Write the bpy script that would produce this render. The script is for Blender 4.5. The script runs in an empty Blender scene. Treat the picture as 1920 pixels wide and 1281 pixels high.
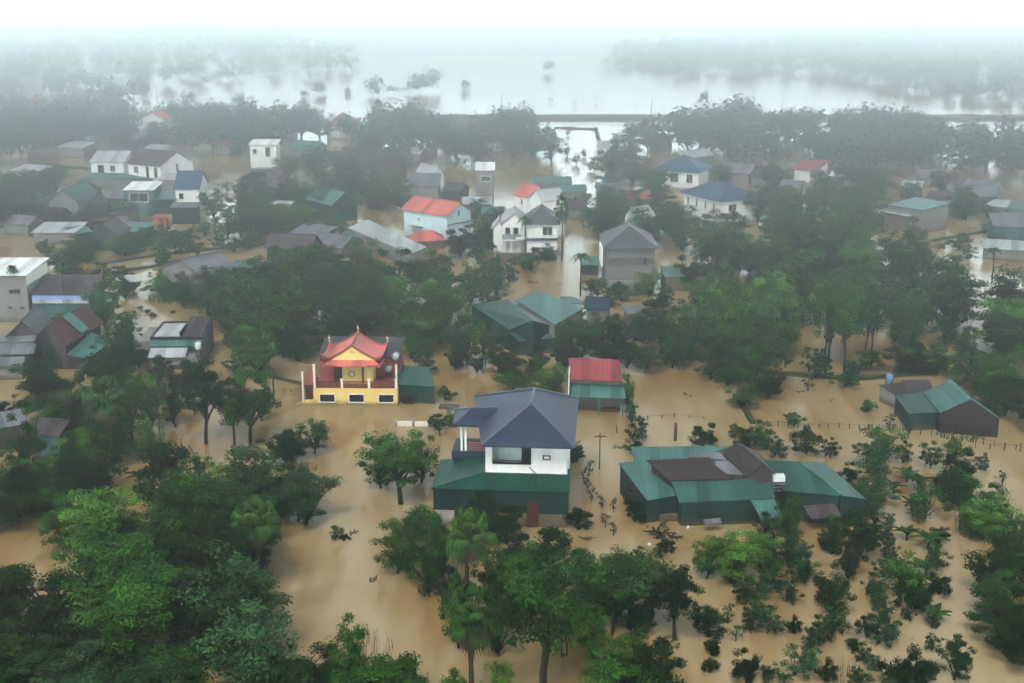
import bpy, math, random
import numpy as np
from mathutils import Vector, Matrix
R = math.radians
rnd = random.Random(7)
SC = bpy.context.scene
COL = SC.collection

# ------------------------------------------------------------------ camera
CAM_H, FPX, W0, H0 = 41.0, 2500.0, 1920.0, 1281.0
PITCH = math.atan(690.5 / FPX)
cam_d = bpy.data.cameras.new('camera'); cam = bpy.data.objects.new('camera', cam_d); COL.objects.link(cam)
cam.location = (0, 0, CAM_H); cam.rotation_euler = (math.pi / 2 - PITCH, 0, 0)
cam_d.sensor_width = 36; cam_d.lens = 36 * FPX / W0; cam_d.clip_start = 0.5; cam_d.clip_end = 12000
SC.camera = cam

# ------------------------------------------------------------------ sky, sun, exposure
wd = bpy.data.worlds.new('World'); SC.world = wd; wd.use_nodes = True
wn, wl = wd.node_tree.nodes, wd.node_tree.links
wn.clear()
sky = wn.new('ShaderNodeTexSky'); sky.sky_type = 'NISHITA'; sky.sun_disc = False
sky.sun_elevation = R(50); sky.sun_rotation = R(195); sky.air_density = 2.0; sky.dust_density = 6.0; sky.ozone_density = 1.0
hs = wn.new('ShaderNodeHueSaturation'); hs.inputs['Saturation'].default_value = 0.30
ov = wn.new('ShaderNodeMixRGB'); ov.inputs[0].default_value = 0.7; ov.inputs[2].default_value = (5.6, 6.9, 7.3, 1)
# an overcast that glows towards the horizon, a band added to brighten the haze
tcw = wn.new('ShaderNodeTexCoord'); sxz = wn.new('ShaderNodeSeparateXYZ'); grd = wn.new('ShaderNodeValToRGB')
el_ = grd.color_ramp.elements; el_[0].position = 0.0; el_[0].color = (5.0, 5.0, 5.0, 1); el_[1].position = 0.5; el_[1].color = (0.48, 0.48, 0.48, 1)
for q_, k_ in ((0.04, 6.5), (0.10, 10.4), (0.22, 0.85)):
    e_ = el_.new(q_); e_.color = (k_, k_, k_, 1)
wl.new(tcw.outputs['Generated'], sxz.inputs[0]); wl.new(sxz.outputs['Z'], grd.inputs[0])
glow = wn.new('ShaderNodeMixRGB'); glow.blend_type = 'MULTIPLY'; glow.inputs[0].default_value = 1.0
bg = wn.new('ShaderNodeBackground'); bg.inputs[1].default_value = 0.12
wo = wn.new('ShaderNodeOutputWorld')
wl.new(sky.outputs[0], hs.inputs['Color']); wl.new(hs.outputs[0], ov.inputs[1]); wl.new(ov.outputs[0], glow.inputs[1]); wl.new(grd.outputs[0], glow.inputs[2]); wl.new(glow.outputs[0], bg.inputs[0]); wl.new(bg.outputs[0], wo.inputs[0])
sd = bpy.data.lights.new('sun', 'SUN'); sun = bpy.data.objects.new('sun', sd); COL.objects.link(sun)
sd.energy = 1.7; sd.angle = R(20); sd.color = (1, 0.97, 0.93)
_se, _sr = R(50), R(195)
sv = Vector((math.sin(_sr) * math.cos(_se), math.cos(_sr) * math.cos(_se), math.sin(_se)))
sun.rotation_euler = sv.to_track_quat('Z', 'Y').to_euler()
SC.view_settings.view_transform = 'Standard'; SC.view_settings.look = 'None'
SC.view_settings.exposure = 1.36; SC.view_settings.gamma = 1.0
SC.cycles.use_adaptive_sampling = False; SC.cycles.volume_bounces = 0; SC.cycles.max_bounces = 6; SC.cycles.diffuse_bounces = 2; SC.cycles.glossy_bounces = 2

HAZE = 0.0036

# ------------------------------------------------------------------ picture to place: a ray from the camera met with a height
def ray(px, py):
    u = (px - 960.0) / FPX; w = (640.5 - py) / FPX
    c, s = math.cos(PITCH), math.sin(PITCH)
    return Vector((u, c + w * s, -s + w * c))
def P(px, py, z=0.0):
    d = ray(px, py); t = (z - CAM_H) / d.z
    return Vector((d.x * t, d.y * t, z))
def at_Y(px, py, Y):
    d = ray(px, py); t = Y / d.y
    return Vector((d.x * t, Y, CAM_H + d.z * t))
def scale_at(py): return (py + 50) * 0.964 / CAM_H

# ------------------------------------------------------------------ materials
def new_mat(name):
    m = bpy.data.materials.new(name); m.use_nodes = True
    nt = m.node_tree; b = nt.nodes['Principled BSDF']
    return m, nt.nodes, nt.links, b
MATS = {}
def paint(name, col, rough=0.7, var=0.18, scale=0.6, dirt=0.25, seam=0, axis='X', metal=0.0, spec=0.3, bump=0.0):
    """surface colour with large stains, fine grain and sheet seams in the thing's own coordinates"""
    if name in MATS: return MATS[name]
    m, n, l, b = new_mat(name)
    tc = n.new('ShaderNodeTexCoord')
    a = n.new('ShaderNodeTexNoise'); a.inputs['Scale'].default_value = scale; a.inputs['Detail'].default_value = 6; a.inputs['Roughness'].default_value = 0.65
    mp = n.new('ShaderNodeMapping'); mp.inputs['Scale'].default_value = (1, 1, 0.35)
    l.new(tc.outputs['Object'], mp.inputs[0]); l.new(mp.outputs[0], a.inputs['Vector'])
    cr = n.new('ShaderNodeValToRGB'); cr.color_ramp.elements[0].position = 0.32; cr.color_ramp.elements[1].position = 0.68
    d = tuple(c * (1 - dirt) * k for c, k in zip(col, (1.0, 0.97, 0.9)))
    h = tuple(min(1, c * (1 + var * 0.5)) for c in col)
    cr.color_ramp.elements[0].color = (*d, 1); cr.color_ramp.elements[1].color = (*h, 1)
    l.new(a.outputs[0], cr.inputs[0])
    out = cr.outputs[0]
    if seam:
        w = n.new('ShaderNodeTexWave'); w.wave_type = 'BANDS'; w.bands_direction = axis; w.inputs['Scale'].default_value = seam; w.inputs['Distortion'].default_value = 0.3; w.inputs['Detail'].default_value = 1
        l.new(tc.outputs['Object'], w.inputs[0])
        # neighbouring sheets have weathered differently
        sp = n.new('ShaderNodeSeparateXYZ'); l.new(tc.outputs['Object'], sp.inputs[0])
        fl = n.new('ShaderNodeMath'); fl.operation = 'MULTIPLY'; fl.inputs[1].default_value = 1.05; l.new(sp.outputs['XYZ'.index(axis)], fl.inputs[0])
        fl2 = n.new('ShaderNodeMath'); fl2.operation = 'FLOOR'; l.new(fl.outputs[0], fl2.inputs[0])
        wnz = n.new('ShaderNodeTexWhiteNoise'); wnz.noise_dimensions = '1D'; l.new(fl2.outputs[0], wnz.inputs['W'])
        rr = n.new('ShaderNodeMapRange'); rr.inputs['To Min'].default_value = 0.74; rr.inputs['To Max'].default_value = 1.22; l.new(wnz.outputs['Value'], rr.inputs['Value'])
        mxs = n.new('ShaderNodeMixRGB'); mxs.blend_type = 'MULTIPLY'; mxs.inputs[0].default_value = 1; l.new(out, mxs.inputs[1]); l.new(rr.outputs[0], mxs.inputs[2]); out = mxs.outputs[0]
        # rust and silt blotches
        ru = n.new('ShaderNodeTexNoise'); ru.inputs['Scale'].default_value = 1.7; ru.inputs['Detail'].default_value = 8; ru.inputs['Roughness'].default_value = 0.7; l.new(tc.outputs['Object'], ru.inputs['Vector'])
        rm = n.new('ShaderNodeMapRange'); rm.inputs['From Min'].default_value = 0.56; rm.inputs['From Max'].default_value = 0.72; rm.inputs['To Max'].default_value = 0.55; l.new(ru.outputs[0], rm.inputs['Value'])
        mr = n.new('ShaderNodeMixRGB'); mr.inputs[2].default_value = (0.085, 0.062, 0.045, 1); l.new(rm.outputs[0], mr.inputs[0]); l.new(out, mr.inputs[1]); out = mr.outputs[0]
        r2 = n.new('ShaderNodeValToRGB'); r2.color_ramp.elements[0].position = 0.0; r2.color_ramp.elements[0].color = (0.72, 0.72, 0.72, 1); r2.color_ramp.elements[1].position = 0.25; r2.color_ramp.elements[1].color = (1, 1, 1, 1)
        l.new(w.outputs[0], r2.inputs[0])
        mx = n.new('ShaderNodeMixRGB'); mx.blend_type = 'MULTIPLY'; mx.inputs[0].default_value = 1
        l.new(out, mx.inputs[1]); l.new(r2.outputs[0], mx.inputs[2]); out = mx.outputs[0]
        bp = n.new('ShaderNodeBump'); bp.inputs['Strength'].default_value = 0.4; bp.inputs['Distance'].default_value = 0.05
        l.new(w.outputs[0], bp.inputs['Height']); l.new(bp.outputs[0], b.inputs['Normal'])
    if 'wall' in name or name in ('pale_blue_wall', 'maroon', 'concrete'):
        # silt left by the flood just above the water line
        s3 = n.new('ShaderNodeSeparateXYZ'); l.new(tc.outputs['Object'], s3.inputs[0])
        n3 = n.new('ShaderNodeTexNoise'); n3.inputs['Scale'].default_value = 0.9; n3.inputs['Detail'].default_value = 4; l.new(tc.outputs['Object'], n3.inputs['Vector'])
        ad3 = n.new('ShaderNodeMath'); ad3.operation = 'MULTIPLY_ADD'; ad3.inputs[1].default_value = -0.9; l.new(n3.outputs[0], ad3.inputs[0]); l.new(s3.outputs['Z'], ad3.inputs[2])
        r3 = n.new('ShaderNodeMapRange'); r3.inputs['From Min'].default_value = -0.32; r3.inputs['From Max'].default_value = 0.12; r3.inputs['To Min'].default_value = 0.75; r3.inputs['To Max'].default_value = 0.0; l.new(ad3.outputs[0], r3.inputs['Value'])
        m3 = n.new('ShaderNodeMixRGB'); m3.inputs[2].default_value = (0.075, 0.052, 0.032, 1); l.new(r3.outputs[0], m3.inputs[0]); l.new(out, m3.inputs[1]); out = m3.outputs[0]
    l.new(out, b.inputs['Base Color'])
    b.inputs['Roughness'].default_value = rough; b.inputs['Metallic'].default_value = metal
    b.inputs['Specular IOR Level'].default_value = spec
    MATS[name] = m; return m
def leaf_mat(name, dark, light, rough=0.6):
    if name in MATS: return MATS[name]
    m, n, l, b = new_mat(name)
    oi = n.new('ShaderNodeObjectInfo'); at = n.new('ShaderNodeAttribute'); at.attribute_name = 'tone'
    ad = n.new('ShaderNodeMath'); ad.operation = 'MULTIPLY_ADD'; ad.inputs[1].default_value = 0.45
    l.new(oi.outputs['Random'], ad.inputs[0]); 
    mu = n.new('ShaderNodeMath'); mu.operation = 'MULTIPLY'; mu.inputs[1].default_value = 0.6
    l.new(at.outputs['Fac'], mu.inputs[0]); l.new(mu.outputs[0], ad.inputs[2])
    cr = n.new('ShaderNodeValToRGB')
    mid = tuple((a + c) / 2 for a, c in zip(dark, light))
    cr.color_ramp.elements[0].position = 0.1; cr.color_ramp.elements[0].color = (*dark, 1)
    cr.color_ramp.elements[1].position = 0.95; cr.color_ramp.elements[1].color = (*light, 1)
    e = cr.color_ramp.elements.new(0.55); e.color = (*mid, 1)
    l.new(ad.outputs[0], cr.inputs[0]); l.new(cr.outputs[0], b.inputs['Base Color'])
    b.inputs['Roughness'].default_value = rough; b.inputs['Specular IOR Level'].default_value = 0.02
    MATS[name] = m; return m

BARK = paint('bark', (0.035, 0.029, 0.021), 0.95, scale=3, spec=0.05)
LF_DARK = leaf_mat('foliage_dark', (0.0012, 0.0062, 0.0012), (0.0093, 0.0307, 0.0056))
LF_MID = leaf_mat('foliage_mid', (0.0035, 0.0161, 0.0023), (0.0337, 0.0988, 0.0134))
LF_LIGHT = leaf_mat('foliage_light', (0.0092, 0.0323, 0.0035), (0.0695, 0.1627, 0.0224))
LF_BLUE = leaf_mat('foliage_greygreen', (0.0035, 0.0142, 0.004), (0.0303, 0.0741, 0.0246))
LF_PALM = leaf_mat('palm_green', (0.0053, 0.0185, 0.0031), (0.0428, 0.094, 0.0171))
LF_BAN = leaf_mat('banana_green', (0.0053, 0.0185, 0.0046), (0.0291, 0.0667, 0.0171))
LF_DRY = leaf_mat('dry_frond', (0.0154, 0.0131, 0.0069), (0.0513, 0.0428, 0.0222))

M = lambda k: MATS[k]
paint('green_sheet', (0.028, 0.082, 0.068), 0.42, seam=1.2, spec=0.14, dirt=0.3)
paint('green_sheet_dark', (0.006, 0.05, 0.034), 0.42, seam=1.2, spec=0.14, dirt=0.35)
paint('mint_sheet', (0.06, 0.15, 0.135), 0.42, seam=1.2, spec=0.14, dirt=0.3)
paint('green_wall', (0.003, 0.03, 0.024), 0.6, seam=1.6, dirt=0.3)
paint('green_wall_side', (0.003, 0.034, 0.032), 0.6, seam=1.6, axis='Y', dirt=0.3)
paint('red_sheet', (0.27, 0.05, 0.058), 0.45, seam=1.2, spec=0.14)
paint('red_tile', (0.54, 0.14, 0.12), 0.5, seam=2.5, spec=0.12)
paint('maroon', (0.065, 0.018, 0.018), 0.7)
paint('terrace_red', (0.27, 0.065, 0.06), 0.6)
paint('yellow_wall', (0.74, 0.54, 0.19), 0.75, dirt=0.12, var=0.1)
paint('cream_wall', (0.66, 0.52, 0.26), 0.75, dirt=0.12)
paint('cream_trim', (0.70, 0.68, 0.60), 0.7, dirt=0.15)
paint('white_wall', (0.76, 0.77, 0.76), 0.7, dirt=0.20, var=0.04, scale=1.1)
paint('grey_wall', (0.19, 0.185, 0.175), 0.85, dirt=0.3)
paint('block_wall', (0.15, 0.145, 0.14), 0.9, seam=3.0, axis='Z', dirt=0.3)
paint('beige_wall', (0.13, 0.105, 0.07), 0.85, dirt=0.35)
paint('pale_blue_wall', (0.50, 0.64, 0.70), 0.7, dirt=0.12)
paint('blue_sheet', (0.036, 0.062, 0.125), 0.45, seam=1.2, spec=0.14)
paint('slate_tile', (0.02, 0.033, 0.058), 0.5, seam=3.0, axis='Z', dirt=0.25, spec=0.12)
paint('slate_ridge', (0.06, 0.075, 0.11), 0.5)
paint('grey_tile', (0.06, 0.058, 0.07), 0.6, seam=2.2, axis='Z', dirt=0.3)
paint('brown_tile', (0.03, 0.016, 0.015), 0.7, seam=2.2, axis='Y', dirt=0.35)
paint('brown_sheet', (0.055, 0.04, 0.044), 0.7, seam=1.2, dirt=0.35)
paint('grey_sheet', (0.14, 0.145, 0.165), 0.55, seam=1.2, dirt=0.35, spec=0.12)
paint('pale_sheet', (0.36, 0.38, 0.4), 0.5, seam=1.0, dirt=0.3, spec=0.14)
paint('white_sheet', (0.72, 0.75, 0.77), 0.5, seam=1.0, dirt=0.2, spec=0.14)
paint('tarp_blue', (0.20, 0.29, 0.55), 0.6, dirt=0.2)
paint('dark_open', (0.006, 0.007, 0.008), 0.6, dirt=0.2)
paint('glass_dark', (0.018, 0.028, 0.034), 0.12, dirt=0.1, spec=0.6)
paint('steel', (0.34, 0.36, 0.38), 0.5, metal=0.5, dirt=0.15)
paint('blue_plastic', (0.08, 0.20, 0.36), 0.4)
paint('white_plastic', (0.5, 0.52, 0.53), 0.4, dirt=0.05)
paint('concrete', (0.33, 0.32, 0.29), 0.9, dirt=0.35)
paint('wood', (0.060, 0.045, 0.035), 0.9)
paint('wire_dark', (0.03, 0.03, 0.03), 0.6)
paint('gold', (0.55, 0.40, 0.16), 0.5)
paint('dark_wood', (0.10, 0.035, 0.018), 0.6)
paint('slat_curtain', (0.55, 0.62, 0.60), 0.7, seam=3.0)
paint('teal_wall', (0.042, 0.102, 0.108), 0.7, seam=1.2, dirt=0.3)
paint('orange_plastic', (0.55, 0.12, 0.05), 0.6)
paint('grass_bank', (0.03, 0.04, 0.016), 0.95, scale=0.8, dirt=0.45)
paint('mud', (0.20, 0.14, 0.08), 0.9, scale=0.05)
paint('asphalt', (0.10, 0.10, 0.10), 0.9)

def water_mat():
    """flood water: silt in long drifting streaks and blotches, small ripples on top"""
    m, n, l, b = new_mat('muddy_water')
    tc = n.new('ShaderNodeTexCoord')
    mp = n.new('ShaderNodeMapping'); mp.inputs['Scale'].default_value = (1.0, 0.5, 1); mp.inputs['Rotation'].default_value = (0, 0, R(14))
    l.new(tc.outputs['Object'], mp.inputs[0])
    a = n.new('ShaderNodeTexNoise'); a.inputs['Scale'].default_value = 0.075; a.inputs['Detail'].default_value = 7; a.inputs['Roughness'].default_value = 0.55; a.inputs['Distortion'].default_value = 0.9
    l.new(mp.outputs[0], a.inputs['Vector'])
    mp2 = n.new('ShaderNodeMapping'); mp2.inputs['Scale'].default_value = (0.9, 0.14, 1); mp2.inputs['Rotation'].default_value = (0, 0, R(-22)); l.new(tc.outputs['Object'], mp2.inputs[0])
    a2 = n.new('ShaderNodeTexNoise'); a2.inputs['Scale'].default_value = 0.45; a2.inputs['Detail'].default_value = 6; a2.inputs['Distortion'].default_value = 1.2; l.new(mp2.outputs[0], a2.inputs['Vector'])
    av = n.new('ShaderNodeMath'); av.operation = 'MULTIPLY_ADD'; av.inputs[1].default_value = 0.35; l.new(a2.outputs[0], av.inputs[0])
    av0 = n.new('ShaderNodeMath'); av0.operation = 'MULTIPLY'; av0.inputs[1].default_value = 0.65; l.new(a.outputs[0], av0.inputs[0]); l.new(av0.outputs[0], av.inputs[2])
    cr = n.new('ShaderNodeValToRGB'); e = cr.color_ramp.elements
    e[0].position = 0.36; e[0].color = (0.185, 0.100, 0.032, 1); e[1].position = 0.64; e[1].color = (0.335, 0.265, 0.155, 1)
    q = e.new(0.49); q.color = (0.262, 0.182, 0.082, 1)
    l.new(av.outputs[0], cr.inputs[0]); l.new(cr.outputs[0], b.inputs['Base Color'])
    b.inputs['Roughness'].default_value = 0.13; b.inputs['IOR'].default_value = 1.30; b.inputs['Specular IOR Level'].default_value = 0.38
    w1 = n.new('ShaderNodeTexNoise'); w1.inputs['Scale'].default_value = 2.2; w1.inputs['Detail'].default_value = 5
    w2 = n.new('ShaderNodeTexNoise'); w2.inputs['Scale'].default_value = 0.12; w2.inputs['Detail'].default_value = 3
    l.new(mp.outputs[0], w1.inputs['Vector']); l.new(mp2.outputs[0], w2.inputs['Vector'])
    mm = n.new('ShaderNodeMath'); mm.operation = 'MULTIPLY'; l.new(w1.outputs[0], mm.inputs[0]); l.new(w2.outputs[0], mm.inputs[1])
    bp = n.new('ShaderNodeBump'); bp.inputs['Strength'].default_value = 0.5; bp.inputs['Distance'].default_value = 0.14
    l.new(mm.outputs[0], bp.inputs['Height']); l.new(bp.outputs[0], b.inputs['Normal'])
    return m
WATER = water_mat()

# ------------------------------------------------------------------ mesh helpers
def link(name, me, parent=None):
    o = bpy.data.objects.new(name, me); COL.objects.link(o)
    if parent is not None: o.parent = parent
    return o
def mesh_of(name, vs, fs, mat, smooth=False):
    me = bpy.data.meshes.new(name); me.from_pydata([tuple(v) for v in vs], [], [tuple(f) for f in fs]); me.update()
    if mat: me.materials.append(mat)
    if smooth: me.polygons.foreach_set('use_smooth', [True] * len(me.polygons))
    return me
class MB:
    def __init__(s): s.v = []; s.f = []
    def add(s, vs, fs):
        o = len(s.v); s.v += [tuple(v) for v in vs]; s.f += [tuple(i + o for i in f) for f in fs]; return s
    def box(s, x0, x1, y0, y1, z0, z1):
        return s.add([(x0, y0, z0), (x1, y0, z0), (x1, y1, z0), (x0, y1, z0), (x0, y0, z1), (x1, y0, z1), (x1, y1, z1), (x0, y1, z1)],
                     [(0, 3, 2, 1), (4, 5, 6, 7), (0, 1, 5, 4), (1, 2, 6, 5), (2, 3, 7, 6), (3, 0, 4, 7)])
    def prism(s, top, dz=None, zb=None):
        """polygon of 3-D points (counter-clockwise from above) with a copy below it"""
        n = len(top); top = [Vector(p) for p in top]
        bot = [Vector((p.x, p.y, zb if zb is not None else p.z - dz)) for p in top]
        return s.add(top + bot, [tuple(range(n)), tuple(range(2 * n - 1, n - 1, -1))] + [(i, i + n, (i + 1) % n + n, (i + 1) % n) for i in range(n)])
    def tube(s, pts, rad, n=6, cap=True):
        pts = [Vector(p) for p in pts]; k = len(pts)
        rad = rad if isinstance(rad, (list, tuple)) else [rad] * k
        o = len(s.v)
        for i, p in enumerate(pts):
            d = (pts[min(i + 1, k - 1)] - pts[max(i - 1, 0)]).normalized()
            u = d.cross(Vector((0, 0, 1)))
            if u.length < 1e-3: u = Vector((1, 0, 0))
            u.normalize(); w = d.cross(u)
            for j in range(n):
                a = 2 * math.pi * j / n
                s.v.append(tuple(p + (u * math.cos(a) + w * math.sin(a)) * rad[i]))
        for i in range(k - 1):
            for j in range(n):
                s.f.append((o + i * n + j, o + i * n + (j + 1) % n, o + (i + 1) * n + (j + 1) % n, o + (i + 1) * n + j))
        if cap:
            s.f.append(tuple(o + j for j in range(n))[::-1]); s.f.append(tuple(o + (k - 1) * n + j for j in range(n)))
        return s
    def lathe(s, c, prof, n=12):
        o = len(s.v); c = Vector(c)
        for r, z in prof:
            for j in range(n):
                a = 2 * math.pi * j / n; s.v.append((c.x + r * math.cos(a), c.y + r * math.sin(a), c.z + z))
        for i in range(len(prof) - 1):
            for j in range(n):
                s.f.append((o + i * n + j, o + i * n + (j + 1) % n, o + (i + 1) * n + (j + 1) % n, o + (i + 1) * n + j))
        s.f.append(tuple(o + j for j in range(n))[::-1]); s.f.append(tuple(o + (len(prof) - 1) * n + j for j in range(n)))
        return s
    def make(s, name, mat, parent=None, smooth=False):
        return link(name, mesh_of(name, s.v, s.f, mat, smooth), parent)
def tag(o, label=None, cat=None, group=None, kind=None):
    if label: o['label'] = label
    if cat: o['category'] = cat
    if group: o['group'] = group
    if kind: o['kind'] = kind
    return o
def empty(name, loc, rz=0.0):
    o = bpy.data.objects.new(name, None); COL.objects.link(o); o.location = loc; o.rotation_euler = (0, 0, rz)
    o.empty_display_size = 0.5; return o

LANDMARKS = []            # (phrase, point) used when plants are described by what they stand beside

class House:
    """a thing whose parts are modelled in its own frame: x along the front, y to the back, z up from the water"""
    def __init__(s, name, label, cat, A=None, B=None, yb=None, short=None, group=None, loc=None):
        if A is not None:
            Y = P(A[0], yb).y; a = at_Y(A[0], A[1], Y); b = P(B[0], B[1], a.z)
            s.h = a.z; s.w = math.hypot(b.x - a.x, b.y - a.y); s.rz = math.atan2(b.y - a.y, b.x - a.x)
            s.loc = Vector((a.x, a.y, 0))
        else:
            s.loc = Vector(loc); s.rz = 0; s.h = s.w = 0
        s.root = empty(name, s.loc, s.rz); tag(s.root, label, cat, group)
        s.inv = Matrix.Rotation(-s.rz, 3, 'Z')
        if short: LANDMARKS.append((short, s.loc + Matrix.Rotation(s.rz, 3, 'Z') @ Vector((s.w / 2, 2, 0))))
    def Q(s, px, py, z): return s.inv @ (P(px, py, z) - s.loc)
    def box(s, name, x0, x1, y0, y1, z0, z1, mat, parent=None, label=None):
        o = MB().box(x0, x1, y0, y1, z0, z1).make(name, M(mat), parent or s.root)
        if label: o['label'] = label
        return o
    def panel(s, name, pts, mat, t=0.09, parent=None, label=None):
        o = MB().prism(ccw(pts), dz=t).make(name, M(mat), parent or s.root)
        if label: o['label'] = label
        return o
    def shed(s, pts, roof, wall, inset=0.25, label=None, wlabel=None, zb=-1.5, t=0.09):
        pts = ccw(pts); c = sum(pts, Vector()) / len(pts)
        r = s.panel('roof', pts, roof, t, label=label)
        top = []
        for p in pts:
            d = Vector((p.x - c.x, p.y - c.y, 0)); k = max(0.2, 1 - inset / max(d.length, 0.01) * 1.4)
            q = c + (p - c) * k; q.z -= t + 0.01; top.append(q)
        w = MB().prism(top, zb=zb).make('wall', M(wall), s.root)
        if wlabel: w['label'] = wlabel
        return r
    def window(s, face, u, z, w, h, y=0.0, x=None, name='window', pane='glass_dark', frame='cream_trim', sill=True, mull=True):
        """face f: front wall at depth y; l / r: side wall at x"""
        t = 0.06
        def bx(mb, a0, a1, b0, b1, out0, out1):
            if face == 'f': mb.box(a0, a1, y - out1, y - out0, b0, b1)
            elif face == 'r': mb.box(x + out0, x + out1, a0, a1, b0, b1)
            else: mb.box(x - out1, x - out0, a0, a1, b0, b1)
        m = MB(); fr = 0.09
        bx(m, u - w / 2 - fr, u + w / 2 + fr, z + h, z + h + fr, -0.02, t); bx(m, u - w / 2 - fr, u + w / 2 + fr, z - fr, z, -0.02, t + (0.05 if sill else 0))
        bx(m, u - w / 2 - fr, u - w / 2, z, z + h, -0.02, t); bx(m, u + w / 2, u + w / 2 + fr, z, z + h, -0.02, t)
        if w > 0.9 and mull: bx(m, u - 0.03, u + 0.03, z, z + h, -0.02, t - 0.02)
        o = m.make(name, M(frame), s.root)
        m = MB(); bx(m, u - w / 2, u + w / 2, z, z + h, -0.02, 0.015); m.make('pane', M(pane), o)
        return o
    def door(s, face, u, w, h, y=0.0, x=None, mat='dark_wood', z=-0.3):
        m = MB()
        if face == 'f': m.box(u - w / 2, u + w / 2, y - 0.05, y + 0.02, z, h)
        elif face == 'r': m.box(x - 0.02, x + 0.05, u - w / 2, u + w / 2, z, h)
        else: m.box(x - 0.05, x + 0.02, u - w / 2, u + w / 2, z, h)
        return m.make('door', M(mat), s.root)
    def gable(s, x0, x1, y0, y1, z, rh, roof, wall, axis='x', ov=0.35, zb=-1.5, t=0.10, ridge=None, label=None, cap=True):
        """walls with gable ends and a two-sided roof; axis is the way the ridge runs"""
        if axis == 'x':
            ym = (y0 + y1) / 2; prof = [(y0, zb), (y1, zb), (y1, z), (ym, z + rh), (y0, z)]
            vs = [(x0, a, b) for a, b in prof] + [(x1, a, b) for a, b in prof]
            k = rh / (ym - y0); ys = y0 - ov; ye = y1 + ov; ze = z - k * ov
            pans = [[(x0 - ov, ys, ze), (x1 + ov, ys, ze), (x1 + ov, ym, z + rh), (x0 - ov, ym, z + rh)], [(x0 - ov, ym, z + rh), (x1 + ov, ym, z + rh), (x1 + ov, ye, ze), (x0 - ov, ye, ze)]]
            rl = [(x0 - ov, ym, z + rh + t + 0.03), (x1 + ov, ym, z + rh + t + 0.03)]
        else:
            xm = (x0 + x1) / 2; prof = [(x0, zb), (x1, zb), (x1, z), (xm, z + rh), (x0, z)]
            vs = [(a, y0, b) for a, b in prof] + [(a, y1, b) for a, b in prof]
            k = rh / (xm - x0); xs = x0 - ov; xe = x1 + ov; ze = z - k * ov
            pans = [[(xs, y0 - ov, ze), (xm, y0 - ov, z + rh), (xm, y1 + ov, z + rh), (xs, y1 + ov, ze)], [(xm, y0 - ov, z + rh), (xe, y0 - ov, ze), (xe, y1 + ov, ze), (xm, y1 + ov, z + rh)]]
            rl = [(xm, y0 - ov, z + rh + t + 0.03), (xm, y1 + ov, z + rh + t + 0.03)]
        fs = [(0, 1, 2, 3, 4), (9, 8, 7, 6, 5)] + [(i, i + 5, (i + 1) % 5 + 5, (i + 1) % 5) for i in range(5)]
        MB().add(vs, fs).make('wall', M(wall), s.root)
        m = MB()
        for p in pans: m.prism(ccw([Vector(q) + Vector((0, 0, t + 0.01)) for q in p]), dz=t)
        r = m.make('roof', M(roof), s.root)
        if label: r['label'] = label
        if cap: MB().tube(rl, 0.10, 5).make('ridge_cap', M(ridge or roof), r)
        return r
    def hip(s, x0, x1, y0, y1, z, rh, roof, wall, ov=0.5, zb=-1.5, run=None, ridge=None, label=None):
        if wall: s.box('wall', x0, x1, y0, y1, zb, z, wall)
        x0 -= ov; x1 += ov; y0 -= ov; y1 += ov
        w, d = x1 - x0, y1 - y0
        if d >= w: r = run or w / 2; a, b = (x0 + w / 2, y0 + r, z + rh), (x0 + w / 2, y1 - r, z + rh); ax = 'y'
        else: r = run or d / 2; a, b = (x0 + r, y0 + d / 2, z + rh), (x1 - r, y0 + d / 2, z + rh); ax = 'x'
        c = [(x0, y0, z), (x1, y0, z), (x1, y1, z), (x0, y1, z)]
        return s.roof_solid(c, a, b, ax, roof, ridge, label)
    def roof_solid(s, c, a, b, ax, roof, ridge=None, label=None, t=0.14):
        bot = [(p[0], p[1], p[2] - t) for p in c]
        vs = list(c) + [a, b] + bot
        if ax == 'y': fs = [(0, 1, 4), (1, 2, 5, 4), (2, 3, 5), (3, 0, 4, 5)]; hips = [(0, 4), (1, 4), (2, 5), (3, 5), (4, 5)]
        else: fs = [(0, 1, 5, 4), (1, 2, 5), (2, 3, 4, 5), (3, 0, 4)]; hips = [(0, 4), (1, 5), (2, 5), (3, 4), (4, 5)]
        fs += [(i, i + 6, (i + 1) % 4 + 6, (i + 1) % 4) for i in range(4)] + [(9, 8, 7, 6)]
        r = MB().add(vs, fs).make('roof', M(roof), s.root)
        if label: r['label'] = label
        m = MB()
        for i, j in hips: m.tube([Vector(vs[i]) + Vector((0, 0, .03)), Vector(vs[j]) + Vector((0, 0, .03))], 0.09, 5)
        m.make('ridge_cap', M(ridge or roof), r)
        return r
def ccw(pts):
    pts = [Vector(p) for p in pts]
    a = sum(pts[i].x * pts[(i + 1) % len(pts)].y - pts[(i + 1) % len(pts)].x * pts[i].y for i in range(len(pts)))
    return pts if a > 0 else pts[::-1]

# ================================================================== the setting
g = MB().add([(-5000, -300, -1.8), (5000, -300, -1.8), (5000, 6000, -1.8), (-5000, 6000, -1.8)], [(0, 1, 2, 3)]).make('ground', M('mud')); tag(g, kind='structure')
w_ = MB().add([(-5000, -300, 0), (5000, -300, 0), (5000, 6000, 0), (-5000, 6000, 0)], [(0, 1, 2, 3)]).make('flood_water', WATER); tag(w_, kind='structure')

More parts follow.
